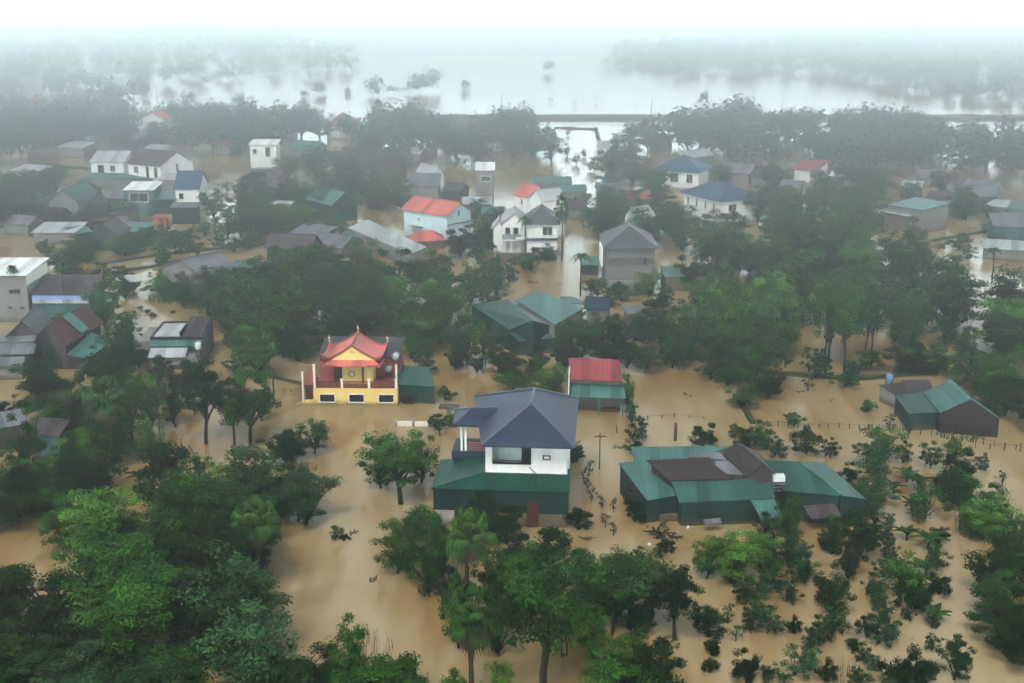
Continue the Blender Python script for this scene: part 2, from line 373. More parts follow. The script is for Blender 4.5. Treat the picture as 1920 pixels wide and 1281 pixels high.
def dike(pts, wid, top, mat='grass_bank', name='embankment'):
    """a low bank standing out of the water along a line"""
    g = [P(*p) for p in pts]; fine = []
    for a, b in zip(g[:-1], g[1:]):
        n = max(2, int((b - a).length / 1.5))
        for i in range(n): fine.append(a.lerp(b, i / n))
    fine.append(g[-1])
    vs, fs = [], []
    for i, p in enumerate(fine):
        d = (fine[min(i + 1, len(fine) - 1)] - fine[max(i - 1, 0)]); d.z = 0; d.normalize(); n = Vector((-d.y, d.x, 0))
        ww = wid * (0.75 + 0.5 * rnd.random()); tt = top * (0.6 + 0.7 * rnd.random())
        for k, z in ((-1, -1.0), (-.45, tt), (.45, tt * 0.9), (1, -1.0)): q = p + n * ww * k; vs.append((q.x, q.y, z))
    for i in range(len(fine) - 1):
        for j in range(3): fs.append((i * 4 + j, i * 4 + j + 1, i * 4 + j + 5, i * 4 + j + 4))
    fs += [(0, 1, 2, 3)[::-1], tuple(len(vs) - 4 + j for j in range(4))]
    o = MB().add(vs, fs).make(name, M(mat)); tag(o, kind='structure'); return o
dike([(180, 497), (300, 478), (480, 460), (560, 452)], 1.0, 0.35)
dike([(215, 512), (300, 498), (345, 488)], 0.8, 0.3)
dike([(1380, 742), (1395, 765), (1412, 795)], 0.5, 0.25)
dike([(1205, 668), (1330, 676), (1440, 700), (1600, 712), (1740, 700)], 1.0, 0.3)
dike([(480, 700), (575, 722)], 0.8, 0.05)
dike([(235, 846), (300, 843), (345, 841)], 0.5, 0.15)
dike([(1040, 240), (1118, 243), (1122, 262)], 0.8, 0.5)
dike([(20, 325), (90, 312), (170, 318)], 1.0, 0.4)
dike([(1750, 452), (1840, 436), (1920, 432)], 0.8, 0.3)

# the causeway far off, its guard rail, and its lamp posts
Yc = P(960, 223).y
rd = MB().box(-25, 210, Yc - 3.5, Yc + 3.5, -1.5, 0.7).make('road', M('asphalt')); tag(rd, kind='structure')
gr = empty('guard_rail', (92, Yc - 3.4, 0.7)); tag(gr, 'pale guard rail running along the far causeway', 'guard rail')
m = MB()
for i in range(59): m.box(-115 + i * 4 - .1, -115 + i * 4 + .1, -0.1, 0.1, 0, 1.0)
p_ = m.make('post', M('concrete'), gr); p_['kind'] = 'stuff'
MB().box(-115, 120, -0.06, 0.06, 0.72, 0.98).make('rail', M('concrete'), gr)

# ================================================================== the buildings
# ---- yellow gate-topped house
h = House('yellow_house', 'yellow house with curved red gate-like roof, grey back roof and brown balustrade', 'house', (587, 728), (745, 729), 760, short='the yellow house')
W, Z = h.w, h.h
h.box('wall', 0, W, 0, 7.2, -1.5, Z, 'yellow_wall')
h.box('terrace_floor', 0.05, W - 0.05, 0.05, 7.15, Z, Z + 0.06, 'terrace_red')
for u in (0.165, 0.512, 0.865): h.window('f', W * u, Z - 1.38, 1.42, 0.74, frame='cream_trim', pane='dark_open', mull=False)
# balustrade: posts, rails, balusters
for k, u in enumerate((0.02, 0.345, 0.665, 0.985)):
    m = MB().box(W * u - .11, W * u + .11, -0.04, 0.20, Z, Z + (0.86 if k else 2.3)); m.box(W * u - .15, W * u + .15, -0.08, 0.24, Z + (0.86 if k else 2.3), Z + (0.94 if k else 2.38)); m.make('post', M('cream_trim'), h.root)
b = MB().box(0.25, W - 0.1, 0.03, 0.13, Z + 0.62, Z + 0.72).box(0.25, W - 0.1, 0.03, 0.13, Z + 0.06, Z + 0.14)
n = 44
for i in range(n):
    x = 0.3 + (W - 0.5) * i / (n - 1); b.box(x - .035, x + .035, 0.05, 0.11, Z + 0.14, Z + 0.62)
b.make('balustrade', M('dark_wood'), h.root)
# upper storey behind the terrace
h.box('upper_wall', 0.1, W - 0.1, 4.0, 7.2, Z, Z + 1.9, 'terrace_red')
gx0, gx1 = W * 0.325, W * 0.69
h.box('gate_wall', gx0, gx1, 1.5, 4.0, Z, Z + 2.45, 'yellow_wall', label='pale yellow wall with round emblem')
h.box('brown_panel', gx0 - 0.85, gx0 - 0.02, 1.8, 4.0, Z, Z + 2.3, 'maroon')
h.box('column', gx0 + 1.95, gx0 + 2.15, 1.38, 1.56, Z, Z + 2.45, 'dark_wood')
for u in (0.955,): h.box('column', W * u - .05, W * u + .15, 2.2, 2.4, Z, Z + 1.8, 'cream_trim')
m = MB(); cx = gx0 + 0.94; r0 = 0.34
def ring(mb, cx, y, cz, r0, r1, yy, n=24):
    vs = []; fs = []
    for i in range(n):
        a = 2 * math.pi * i / n
        for r, q in ((r0, y), (r1, y), (r1, y - yy), (r0, y - yy)): vs.append((cx + r * math.cos(a), q, cz + r * math.sin(a)))
    for i in range(n):
        j = (i + 1) % n
        for k in range(4): fs.append((i * 4 + k, i * 4 + (k + 1) % 4, j * 4 + (k + 1) % 4, j * 4 + k))
    mb.add(vs, fs)
ring(m, cx, 1.5, Z + 1.02, 0.25, 0.33, 0.08); em = m.make('emblem', M('slate_ridge'), h.root)
m = MB(); n = 20; m.add([(cx + .25 * math.cos(2 * math.pi * i / n), 1.46, Z + 1.02 + .25 * math.sin(2 * math.pi * i / n)) for i in range(n)], [tuple(range(n))]); m.make('emblem_face', M('white_wall'), em)
# curved gate roof: ridge runs front to back, sides sweep out and flick up
gc = (gx0 + gx1) / 2 - 0.38; yf, yb_, hw, zr = 0.7, 5.5, 2.95, Z + 4.2
def prof(t):   # t 0 ridge .. 1 eave
    return -1.62 * (1 - (1 - t) ** 1.5) + 0.36 * max(0, (t - .72) / .28) ** 2
vs, fs = [], []; nn = 14
m = MB()
for sgn in (-1, 1):
    vs = []; fs = []
    for i in range(nn + 1):
        t = i / nn
        for y in (yf, (yf + yb_) / 2, yb_):
            lift = 0.16 * t * (abs(y - (yf + yb_) / 2) / ((yb_ - yf) / 2)) ** 2
            vs.append((gc + sgn * hw * t, y, zr + prof(t) + lift)); vs.append((gc + sgn * hw * t, y, zr + prof(t) + lift - 0.12))
    for i in range(nn):
        for j in range(2):
            a = i * 6 + j * 2; fs.append((a, a + 2, a + 8, a + 6)); fs.append((a + 1, a + 7, a + 9, a + 3))
        fs.append((i * 6, i * 6 + 6, i * 6 + 7, i * 6 + 1)); fs.append((i * 6 + 4, i * 6 + 5, i * 6 + 11, i * 6 + 10))
    e = nn * 6; fs.append((e, e + 2, e + 3, e + 1)); fs.append((e + 2, e + 4, e + 5, e + 3))
    m.add(vs, fs)
gr_ = m.make('gate_roof', M('red_tile'), h.root); gr_['label'] = 'red curved roof with upturned corners'
m = MB().tube([(gc, yf - .05, zr + .08), (gc, yb_ + .05, zr + .08)], 0.11, 6)
for sgn in (-1, 1):
    for y in (yf, yb_):
        m.tube([(gc + sgn * hw * t, y, zr + prof(t) + .16 * t + .05) for t in [i / 10 for i in range(11)]] + [(gc + sgn * (hw + .12), y, zr + prof(1) + .42)], [0.09] * 11 + [0.04], 6)
m.make('roof_ridge', M('terrace_red'), gr_)
# triangular pediment, closed by a skirt of tiles
m = MB(); zt = zr - 0.2; hwp = hw * 0.72; zb_ = zr - 1.55
m.add([(gc - hwp, yf + .12, zb_), (gc + hwp, yf + .12, zb_), (gc, yf + .12, zt), (gc - hwp, yf + .6, zb_), (gc + hwp, yf + .6, zb_), (gc, yf + .6, zt)], [(0, 1, 2), (5, 4, 3), (0, 3, 4, 1), (1, 4, 5, 2), (2, 5, 3, 0)])
ped = m.make('pediment', M('yellow_wall'), h.root)
m = MB().box(gc - .32, gc + .32, yf + .07, yf + .117, zb_ + .72, zb_ + .80)
for k in range(7): x = gc - .27 + k * .09; m.box(x - .03, x + .03, yf + .07, yf + .117, zb_ + .81, zb_ + .86 + .14 * math.sin(math.pi * (k + .5) / 7))
m.make('relief', M('gold'), ped)
m = MB()
m.prism(ccw([Vector((gc - hw * .98, yf - .55, zb_ - .42)), Vector((gc + hw * .98, yf - .55, zb_ - .42)), Vector((gc + hwp, yf + .13, zb_ + .02)), Vector((gc - hwp, yf + .13, zb_ + .02))]), dz=0.1)
sk = m.make('roof_skirt', M('red_tile'), h.root)
for sgn in (-1, 1): MB().tube([(gc + sgn * hw * .5, yf - .56, zb_ - .40), (gc + sgn * hw * .85, yf - .58, zb_ - .36), (gc + sgn * hw * 1.02, yf - .5, zb_ - .12), (gc + sgn * hw * 1.1, yf - .45, zb_ + .3)], [0.08, .08, .07, .03], 6).make('eave_horn', M('terrace_red'), sk)
for (x, y, z) in ((gc, yb_, zr + .1), (gc - hw, yb_, zr + prof(1) + .3), (gc + hw, yb_, zr + prof(1) + .3)):
    MB().tube([(x, y, z), (x + .05, y, z + .3), (x - .06, y, z + .5), (x + .02, y, z + .75)], [0.13, .11, .07, .03], 6).make('finial', M('gold'), h.root)
h.panel('back_roof', [(0.0, 3.4, Z + 2.3), (W - 0.05, 3.4, Z + 2.3), (W - 0.05, 8.4, Z + 3.0), (0.0, 8.4, Z + 3.0)], 'grey_tile', label='low grey roof behind the red gate roof')
# side porch and steps wall
h.box('porch_wall', -0.85, -0.01, 0.6, 3.2, -1.5, Z + 0.15, 'maroon')
h.panel('porch_roof', [(-0.95, 0.4, Z + .25), (-0.02, 0.4, Z + .25), (-0.02, 3.3, Z + .7), (-0.95, 3.3, Z + .7)], 'terrace_red')
h.box('post', -1.15, -0.99, 0.3, 0.46, -1.5, Z + 1.6, 'cream_trim')
m = MB(); m.add([(-1.75, -.05, -1.5), (-.005, -.05, -1.5), (-.005, -.05, .42), (-.7, -.05, .42), (-1.75, -.05, .02), (-1.75, 1.0, -1.5), (-.005, 1.0, -1.5), (-.005, 1.0, .42), (-.7, 1.0, .42), (-1.75, 1.0, .02)],
      [(0, 1, 2, 3, 4), (9, 8, 7, 6, 5), (0, 5, 6, 1), (1, 6, 7, 2), (2, 7, 8, 3), (3, 8, 9, 4), (4, 9, 5, 0)]); m.make('step_wall', M('yellow_wall'), h.root)
HY = h
def tank(px, py, z, r, label, mat='steel', stand=0.0, lie=False):
    p = P(px, py, z); t = empty('water_tank', (p.x, p.y, z)); tag(t, label, 'water tank', 'rooftop water tanks')
    if lie:
        m = MB(); L = r * 1.15
        m.tube([(0, -L * 1.12, r + stand), (0, -L, r + stand), (0, L, r + stand), (0, L * 1.12, r + stand)], [r * .6, r, r, r * .6], 14)
    else:
        m = MB().lathe((0, 0, stand), [(r * .93, 0), (r, .06), (r, r * 1.9), (r * .7, r * 2.2), (r * .2, r * 2.35)], 14)
    m.make('drum', M(mat), t, True)
    m = MB()
    for sx in (-1, 1):
        for sy in (-1, 1): m.box(sx * r * .7 - .04, sx * r * .7 + .04, sy * r * .7 - .04, sy * r * .7 + .04, -1.0, stand + r * .4)
    m.make('stand', M('wire_dark'), t); return t
tank(742, 674, 4.0, 0.33, 'round steel water tank beyond the grey roof corner of the yellow house', lie=True)
tank(729, 706, Z + .1, 0.38, 'round steel water tank on the terrace of the yellow house', lie=True, stand=.5)

h = House('green_shed', 'green metal shed with bright green roof joined to the yellow house', 'shed', (749, 727), (814, 728), 759, short='the green shed beside the yellow house')
h.shed([h.Q(747, 721, h.h + .1), h.Q(816, 725, h.h + .1), h.Q(803, 688, h.h + .75), h.Q(737, 684, h.h + .75)], 'green_sheet', 'green_wall', 0.12)
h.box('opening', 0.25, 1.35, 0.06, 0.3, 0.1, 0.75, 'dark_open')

# cream wall in the water between yellow and white houses
p0 = P(741, 799); t = empty('garden_wall', p0); tag(t, 'low cream garden wall with two panels and posts standing in water', 'wall')
m = MB().box(0.15, 1.62, -.06, .06, -1.0, .48).box(1.8, 3.1, -.06, .06, -1.0, .46); m.make('panel', M('cream_trim'), t)
for x in (0, 1.62, 3.1): MB().box(x, x + .18, -.12, .12, -1.0, .75).make('post', M('concrete'), t)

# ---- white house with slate blue hipped roof over dark green lean-to
h = House('white_house', 'white two-storey house with slate blue hipped roof above dark green lean-to', 'house', (812, 914), (1065, 921), 983, short='the white house')
W, Z = h.w, h.h
q = lambda x, y, z: h.Q(x, y, z)
x0 = h.Q(909, 890, Z + .7).x; x1 = h.Q(1062, 890, Z + .7).x; yfr = 1.75; zt = 6.55
# upper block with a balcony recess
bx0, bx1, rz0, rz1 = x0 + .5, x0 + 3.55, Z + 1.35, zt - .12
m = MB().box(x0, x1, yfr + 1.6, 11.2, -1.5, zt).box(x0, x1, yfr, yfr + 1.6, -1.5, rz0 - .45).box(x0, bx0, yfr, yfr + 1.6, rz0 - .45, zt).box(bx1, x1, yfr, yfr + 1.6, rz0 - .45, zt).box(bx0, bx1, yfr, yfr + 0.12, rz0 - .45, rz0 - .0).box(bx0, bx1, yfr, yfr + 1.6, rz1, zt)
m.make('wall', M('white_wall'), h.root)
h.box('balcony_back', bx0, bx1, yfr + 1.55, yfr + 1.597, rz0 - .45, rz1, 'slat_curtain')
h.box('balcony_floor', bx0, bx1, yfr + .12, yfr + 1.55, rz0 - .45, rz0 - .40, 'dark_open')
m = MB().box(bx0 + .02, bx1 - .02, yfr + .03, yfr + .07, rz0 + .28, rz0 + .34)
for i in range(16): x = bx0 + .1 + i * (bx1 - bx0 - .2) / 15; m.box(x - .012, x + .012, yfr + .035, yfr + .06, rz0, rz0 + .28)
m.make('balcony_rail', M('wire_dark'), h.root)
h.box('door', bx1 - .85, bx1 - .1, yfr + 1.5, yfr + 1.548, rz0 - .4, rz1 - .15, 'dark_open')
h.window('f', x0 + 4.75, rz0 + .55, .42, .22, y=yfr, frame='glass_dark', pane='white_wall', sill=False)
h.box('wall_band', x0 - .05, x1 + .06, yfr - .05, yfr + .2, Z + .62, Z + .78, 'white_wall')
ez = zt - .05
c = [q(903, 835, ez), q(1078, 833, ez), q(1046, 741, ez), q(890, 743, ez)]
c[1].y = c[0].y; c[2].y = c[3].y; c[2].x = c[1].x
a = h.Q(985, 757, 8.6); b = h.Q(980, 728, 8.6); a.x = b.x = (c[0].x + c[1].x) / 2
h.roof_solid(c, a, b, 'y', 'slate_tile', 'slate_ridge')
# side porch roof to the west with its columns and rail
z2 = ez - .15
pc = [q(850, 797, z2), q(915, 799, z2), q(930, 766, z2), q(852, 768, z2)]
pr = h.roof_solid([pc[0], pc[1], pc[2], pc[3]], q(884, 765, z2 + .95), q(935, 764, z2 + .95), 'x', 'slate_tile', 'slate_ridge', label='small slate roof over the side balcony')
h.panel('porch_roof', [q(822, 765, 4.7), q(858, 767, 4.7), q(862, 758, 5.1), q(826, 757, 5.1)], 'grey_tile')
cx_, cy_ = (pc[0].x + .5, pc[0].y + .55)
for dx in (0, .32): h.box('column', cx_ + dx, cx_ + dx + .16, cy_, cy_ + .16, Z + .4, z2 - .14, 'white_wall')
h.box('column', cx_ + 2.0, cx_ + 2.25, cy_ + .2, cy_ + .45, Z + .4, z2 - .14, 'white_wall')
h.box('balcony_slab', cx_ - .7, x0, cy_ - .2, cy_ + 3.0, Z + .25, Z + .95, 'slate_tile')
m = MB().box(cx_ + .5, x0 - .02, cy_ - .1, cy_ - .02, Z + 1.62, Z + 1.72)
for k in range(3): m.box(cx_ + .5, x0 - .02, cy_ - .08, cy_ - .04, Z + 1.1 + k * .17, Z + 1.16 + k * .17)
m.make('balcony_rail', M('terrace_red'), h.root)
# lean-to roof wrapping front and west side
zf = Z + .05; zbk = Z + .72
m = MB()
A1 = Vector((-.1, -.3, zf)); B1 = Vector((W + .15, -.3, zf)); C1 = Vector((x1 + .3, yfr, zbk)); D1 = Vector((x0, yfr, zbk))
E1 = Vector((x0, 5.2, zbk)); F1 = Vector((-.1, 5.4, zf + .2))
m.prism(ccw([A1, B1, C1, D1]), dz=.08); m.prism(ccw([A1, D1, E1, F1]), dz=.08)
r = m.make('lean_to_roof', M('green_sheet_dark'), h.root)
MB().tube([A1 + Vector((0, 0, .04)), D1 + Vector((0, 0, .04))], .06, 5).make('ridge_cap', M('green_sheet'), r)
h.box('lean_to_wall', 0.0, W - .02, 0.0, 5.0, 1.15, Z - .1, 'green_wall')
h.box('lower_wall', .05, W - .07, 0.05, 4.9, -1.5, 1.15, 'beige_wall')
h.door('f', W * .742, .85, 2.1, y=-.0, mat='maroon')
h.box('panel', 0.05, 1.6, -.06, 0.0, -.4, 1.2, 'concrete')
h.box('gate', 1.7, 3.0, -.05, 0.0, -.4, 1.3, 'green_wall')
m = MB().tube([(W * .71, yfr - .05, rz0 - .2), (W * .84, 0.2, Z + .3)], .025, 5).tube([(W * .7, yfr - .05, rz0 - .1), (W * .86, 0.2, Z + .3)], .02, 5); m.make('cable', M('wire_dark'), h.root)

# ---- red and green roofed small house
h = House('small_house', 'small open-fronted house with a dusty red roof above a mint green awning', 'house', (1070, 744), (1169, 746), 779, short='the red and green roofed house')
Z = h.h
h.panel('roof', [h.Q(1066, 711, 3.3), h.Q(1167, 714, 3.3), h.Q(1161, 674, 4.3), h.Q(1066, 671, 4.3)], 'red_sheet')
bb = [h.Q(1069, 713, 2.95), h.Q(1164, 716, 2.95), h.Q(1159, 690, 2.95), h.Q(1069, 688, 2.95)]
MB().prism(ccw(bb), zb=-1.5).make('wall', M('grey_wall'), h.root)
h.panel('awning', [h.Q(1070, 743, Z), h.Q(1174, 747, Z), h.Q(1167, 716, 2.8), h.Q(1068, 714, 2.8)], 'mint_sheet')
for x in (.05, 2.6, h.w - .1): h.box('post', x, x + .12, .1, .22, -1.5, Z - .1, 'mint_sheet')
h.box('side_panel', -.25, -.15, .0, 4.8, -1.5, 3.9, 'pale_blue_wall')
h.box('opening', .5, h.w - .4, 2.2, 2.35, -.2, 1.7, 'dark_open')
h.box('bench', 3.0, 4.6, 1.2, 1.7, -.5, .35, 'wood')

# ---- long green-roofed farmhouse
h = House('farmhouse', 'rambling farmhouse under mint, green and dark brown roofs, flooded up to its walls', 'house', loc=P(1213, 980), short='the farmhouse')
LANDMARKS[-1] = (LANDMARKS[-1][0], P(1330, 960))
q = h.Q
h.shed([q(1213, 938, 2.0), q(1275, 927, 2.1), q(1215, 862, 2.75), q(1160, 868, 2.6)], 'mint_sheet', 'green_wall', .15, label='mint green roof at the west end')
h.shed([q(1190, 866, 2.0), q(1300, 862, 2.2), q(1372, 836, 2.6), q(1183, 838, 2.6)], 'mint_sheet', 'grey_wall', .2, label='mint strip roof at the back')
h.shed([q(1274, 942, 2.0), q(1454, 934, 2.1), q(1444, 896, 2.9), q(1258, 900, 2.9)], 'green_sheet', 'green_wall', .15)
h.box('base_wall', .2, 9.9, .25, .6, -1.5, .55, 'beige_wall')
h.shed([q(1255, 901, 2.95), q(1376, 898, 2.95), q(1330, 857, 3.5), q(1213, 863, 3.5)], 'brown_tile', 'brown_sheet', .3, label='dark brown tiled roof')
h.shed([q(1292, 856, 3.35), q(1362, 862, 3.35), q(1350, 848, 3.5), q(1290, 848, 3.5)], 'grey_sheet', 'brown_sheet', .1)
h.shed([q(1362, 888, 3.1), q(1395, 890, 3.1), q(1366, 864, 3.4), q(1330, 864, 3.4)], 'grey_sheet', 'brown_sheet', .1)
a, b_, c_, d_ = q(1383, 829, 4.3), q(1434, 871, 4.3), q(1400, 895, 3.0), q(1355, 848, 3.0)
h.shed([a, b_, c_, d_], 'brown_tile', 'brown_sheet', .05, label='steep dark brown roof slope')
h.shed([a + Vector((.02, .02, 0)), b_ + Vector((.02, 0, 0)), q(1462, 897, 3.0), q(1425, 850, 3.0)], 'brown_sheet', 'brown_sheet', .1)
h.panel('awning', [q(1428, 976, 1.2), q(1470, 972, 1.2), q(1452, 936, 2.2), q(1409, 938, 2.2)], 'mint_sheet')
h.box('post', 9.6, 9.72, -.2, -.08, -1.5, 1.15, 'wood')
t = h.Q(1342, 974, .45)
h.panel('coop_roof', [q(1323, 984, .75), q(1353, 980, .75), q(1350, 971, .95), q(1318, 974, .95)], 'grey_sheet')
h.shed([q(1213, 985, .3), q(1216, 984, .3), q(1216, 980, .3), q(1213, 981, .3)], 'grey_wall', 'grey_wall', .02)
h = House('long_shed', 'long low green metal shed with pale seam, east of the farmhouse', 'shed', loc=P(1500, 975), short='the long green shed')
q = h.Q
h.shed([q(1470, 920, 2.5), q(1578, 929, 2.6), q(1499, 866, 3.7), q(1424, 861, 3.2)], 'green_sheet', 'green_wall', .2)
h.shed([q(1579, 929, 2.6), q(1624, 936, 2.1), q(1546, 867, 3.2), q(1500, 866, 3.7)], 'green_sheet', 'green_wall', .2)
MB().tube([q(1578, 928, 2.68), q(1499, 865, 3.78)], .09, 5).make('ridge_cap', M('mint_sheet'), h.root)
h.panel('lean_to_roof', [q(1522, 973, 1.2), q(1578, 969, 1.2), q(1566, 944, 1.8), q(1505, 948, 1.8)], 'brown_sheet')
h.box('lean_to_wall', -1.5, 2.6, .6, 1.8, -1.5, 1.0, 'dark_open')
for x in (1.0, 3.0): h.box('post', x, x + .1, -.3, -.2, -1.5, 1.2, 'wood')
p = P(1459, 910, 2.5); t = empty('white_tank', (p.x, p.y, 2.0)); tag(t, 'white boxy roof tank on dark steel stand between farmhouse and shed', 'water tank')
MB().box(-.45, .45, -.35, .35, .9, 1.35).make('drum', M('white_plastic'), t)
m = MB()
for x in (-.5, .45):
    for y in (-.4, .35): m.box(x, x + .06, y, y + .06, -2.5, .9)
for k in range(3): m.box(-.5, .5, -.42, .42, .15 + k * .28, .2 + k * .28)
m.make('stand', M('grey_sheet'), t)

# ---- barn on the east side
h = House('green_barn', 'teal and green barn with pitched roof and dark brown gable wall in open water', 'barn', loc=P(1762, 803), short='the teal barn')
q = h.Q
zr, ze = 3.38, 1.9
rf, rbk = q(1821, 748, zr), q(1783, 711, zr)
h.shed([q(1762, 774, ze), rf, rbk, q(1731, 736, ze)], 'mint_sheet', 'green_wall', .02, label='teal roof slope')
h.shed([rf + Vector((.01, 0, 0)), q(1872, 783, ze), q(1822, 741, ze), rbk + Vector((.01, 0, 0))], 'green_sheet', 'green_wall', .02)
fa, fb = q(1763, 774, ze - .12), q(1870, 783, ze - .12)
mid = q(1821, 750, zr - .14)
m = MB(); fw = Vector((0, -.5, 0))
tri = [fa + fw, Vector((fa.x, fa.y, -1.5)) + fw, Vector((fb.x, fb.y, -1.5)) + fw, fb + fw, mid + fw]
tri2 = [v + Vector((0, .3, 0)) for v in tri]
m.add(tri + tri2, [(0, 1, 2, 3, 4), (9, 8, 7, 6, 5)] + [(i, i + 5, (i + 1) % 5 + 5, (i + 1) % 5) for i in range(5)]); m.make('gable_wall', M('brown_tile'), h.root)
MB().tube([q(1762, 774, ze + .05), rf + Vector((0, 0, .05)), q(1872, 783, ze + .05)], .07, 5).make('barge_board', M('mint_sheet'), h.root)
h.shed([q(1704, 776, 1.7), q(1760, 773, 1.75), q(1730, 736, 1.85), q(1677, 741, 1.8)], 'green_sheet', 'green_wall_side', .1, label='bright green low roof')
h.shed([q(1680, 739, 1.5), q(1700, 742, 1.5), q(1700, 716, 1.7), q(1648, 722, 1.7)], 'brown_sheet', 'grey_wall', .1)
h.shed([q(1700, 738, 1.6), q(1752, 734, 1.6), q(1742, 712, 1.8), q(1690, 713, 1.8)], 'brown_sheet', 'grey_wall', .1)
tank(1667, 716, 1.6, 0.36, 'small blue plastic water tank on the brown roof by the barn', 'blue_plastic')

# ---- L-shaped house with green roofs in the trees
h = House('green_house', 'house with large green and grey-green pitched roofs among the middle trees', 'house', loc=P(990, 662), short='the grey-green roofed house')
q = h.Q
h.shed([q(955, 618, 2.6), q(1000, 600, 4.2), q(950, 561, 4.2), q(884, 572, 2.6)], 'green_sheet', 'green_wall', .1)
h.shed([q(1000, 601, 4.2), q(1040, 612, 2.6), q(975, 562, 3.0), q(951, 561, 4.2)], 'grey_sheet', 'green_wall', .1)
m = MB(); a, b_, c_ = q(956, 619, 2.45), q(1000, 601, 4.05), q(1039, 613, 2.45); e = Vector((0, .25, 0)); z_ = Vector((0, -.1, 0))
m.add([a + z_, c_ + z_, b_ + z_, a + e, c_ + e, b_ + e], [(0, 1, 2), (5, 4, 3), (0, 3, 4, 1), (1, 4, 5, 2), (2, 5, 3, 0)]); m.make('gable_wall', M('brown_sheet'), h.root)
h.shed([q(972, 640, 1.7), q(1060, 632, 1.7), q(1042, 611, 2.4), q(955, 624, 2.4)], 'green_sheet', 'green_wall', .1)
h.shed([q(1040, 609, 3.3), q(1096, 577, 3.3), q(1007, 545, 4.6), q(968, 563, 4.4)], 'mint_sheet', 'grey_wall', .2, label='grey-green roof')
h.panel('lean_to_roof', [q(1060, 566, 3.0), q(1105, 572, 2.5), q(1075, 556, 2.8), q(1050, 556, 3.2)], 'green_sheet')
p = P(1118, 590, 0); h = House('slate_hut', 'small hut with slate grey roof half hidden by trees', 'hut', (1100, 576), (1136, 578), 610)
h.gable(0, h.w, 0, 3, h.h, .8, 'slate_tile', 'grey_wall')

# ---- grey block house with dark hipped roof
h = House('block_house', 'grey block-walled house with dark hipped roof, white arches and green lean-to', 'house', (1138, 464), (1228, 464), 549, short='the grey block house')
W, Z = h.w, h.h
h.hip(0, W, 0, 8.5, Z, 2.3, 'grey_tile', 'block_wall', run=3.4, ridge='grey_sheet')
h.box('wall_band', -.03, W + .03, -.03, .1, Z - .35, Z - .02, 'grey_sheet')
h.window('f', W * .8, Z - 2.3, .42, 1.0, frame='grey_wall', pane='dark_open')
for k in range(3):
    y = .2 + k * 1.9; m = MB().box(-.75, -.5, y, y + .3, Z - 2.6, Z - .05); m.make('column', M('white_wall'), h.root)
m = MB(); 
for k in range(2):
    for i in range(9):
        a0 = math.pi * i / 8; y = .35 + k * 1.9 + .95 - .95 * math.cos(a0); m.box(-.7, -.52, y - .12, y + .12, Z - .9 + .7 * math.sin(a0), Z - .06)
m.make('arch', M('white_wall'), h.root)
h.panel('lean_to_roof', [h.Q(1132, 521, 1.9), h.Q(1240, 523, 1.9), h.Q(1228, 497, 2.6), h.Q(1136, 497, 2.6)], 'mint_sheet')
h.box('lean_to_wall', .2, W - .1, -1.2, -.02, -1.5, 1.8, 'grey_wall')
for k in range(4): h.window('f', 1.0 + k * 1.5, .5, .8, .8, y=-1.2, frame='grey_sheet', pane='dark_open')
h = House('mint_shed', 'low brown shed with flat mint roof beside the grey block house', 'shed', (1247, 519), (1296, 519), 546)
h.shed([h.Q(1246, 519, h.h), h.Q(1297, 519, h.h), h.Q(1288, 500, h.h + .5), h.Q(1238, 499, h.h + .5)], 'mint_sheet', 'beige_wall', .1)

# ---- villa
h = House('villa', 'white villa with grey-brown hipped roof, arched balconies and dark window', 'villa', (988, 419), (1045, 419), 487, short='the white villa')
W, Z = h.w, h.h
h.hip(0, W, 0, 5.5, Z, 2.3, 'grey_tile', 'white_wall', ov=.45, ridge='grey_sheet')
h.window('f', W * .68, Z - 1.75, 1.4, 1.2, pane='glass_dark'); h.box('wall_band', -.1, W + .1, -.35, .0, Z - 2.5, Z - 2.2, 'slate_tile')
h.box('balcony_slab', -1.6, -.0, .2, 3, Z - 2.5, Z - 2.3, 'white_wall')
h.window('f', W * .3, .5, 1.1, 1.4, pane='glass_dark'); h.window('f', W * .72, .6, 1.3, 1.2, pane='glass_dark')
h.gable(-3.6, -.1, 2.5, 9, Z - .3, 1.3, 'pale_sheet', 'white_wall', axis='y', ov=.3)
h.gable(-5.0, -3.4, 3.5, 7, Z - 1.2, .9, 'pale_sheet', 'white_wall', axis='y', ov=.3)
for x in (-3.4, -2.4, -1.2): h.box('column', x, x + .22, 1.4, 1.62, -1.5, Z - .4, 'white_wall')
h.box('balcony_slab', -3.7, -.9, 1.2, 2.5, Z - 2.9, Z - 2.65, 'white_wall'); h.box('balcony_rail', -3.7, -.9, 1.2, 1.28, Z - 2.65, Z - 1.9, 'pale_sheet')
h.window('f', -2.9, Z - 2.4, .8, 1.3, y=2.5, pane='dark_open'); h.window('f', -1.6, Z - 2.4, .7, 1.3, y=2.5, pane='dark_open')
h.box('yard_wall', -4.6, 2.0, -1.6, -1.45, -1.5, 1.35, 'beige_wall'); h.box('yard_wall', -4.75, -4.6, -1.6, 5, -1.5, 1.6, 'cream_trim')
h = House('red_topped_house', 'narrow white house with bright red roof rising behind the white villa', 'house', (964, 365), (988, 370), 440)
h.gable(0, h.w, 0, 4.5, h.h, 1.5, 'red_tile', 'white_wall', axis='x', ov=.2); h.window('f', h.w * .6, h.h - 1.3, .4, .8)
h.gable(h.w, h.w + 3, .6, 5.4, h.h - .3, 1.4, 'pale_sheet', 'white_wall', axis='y', ov=.15)

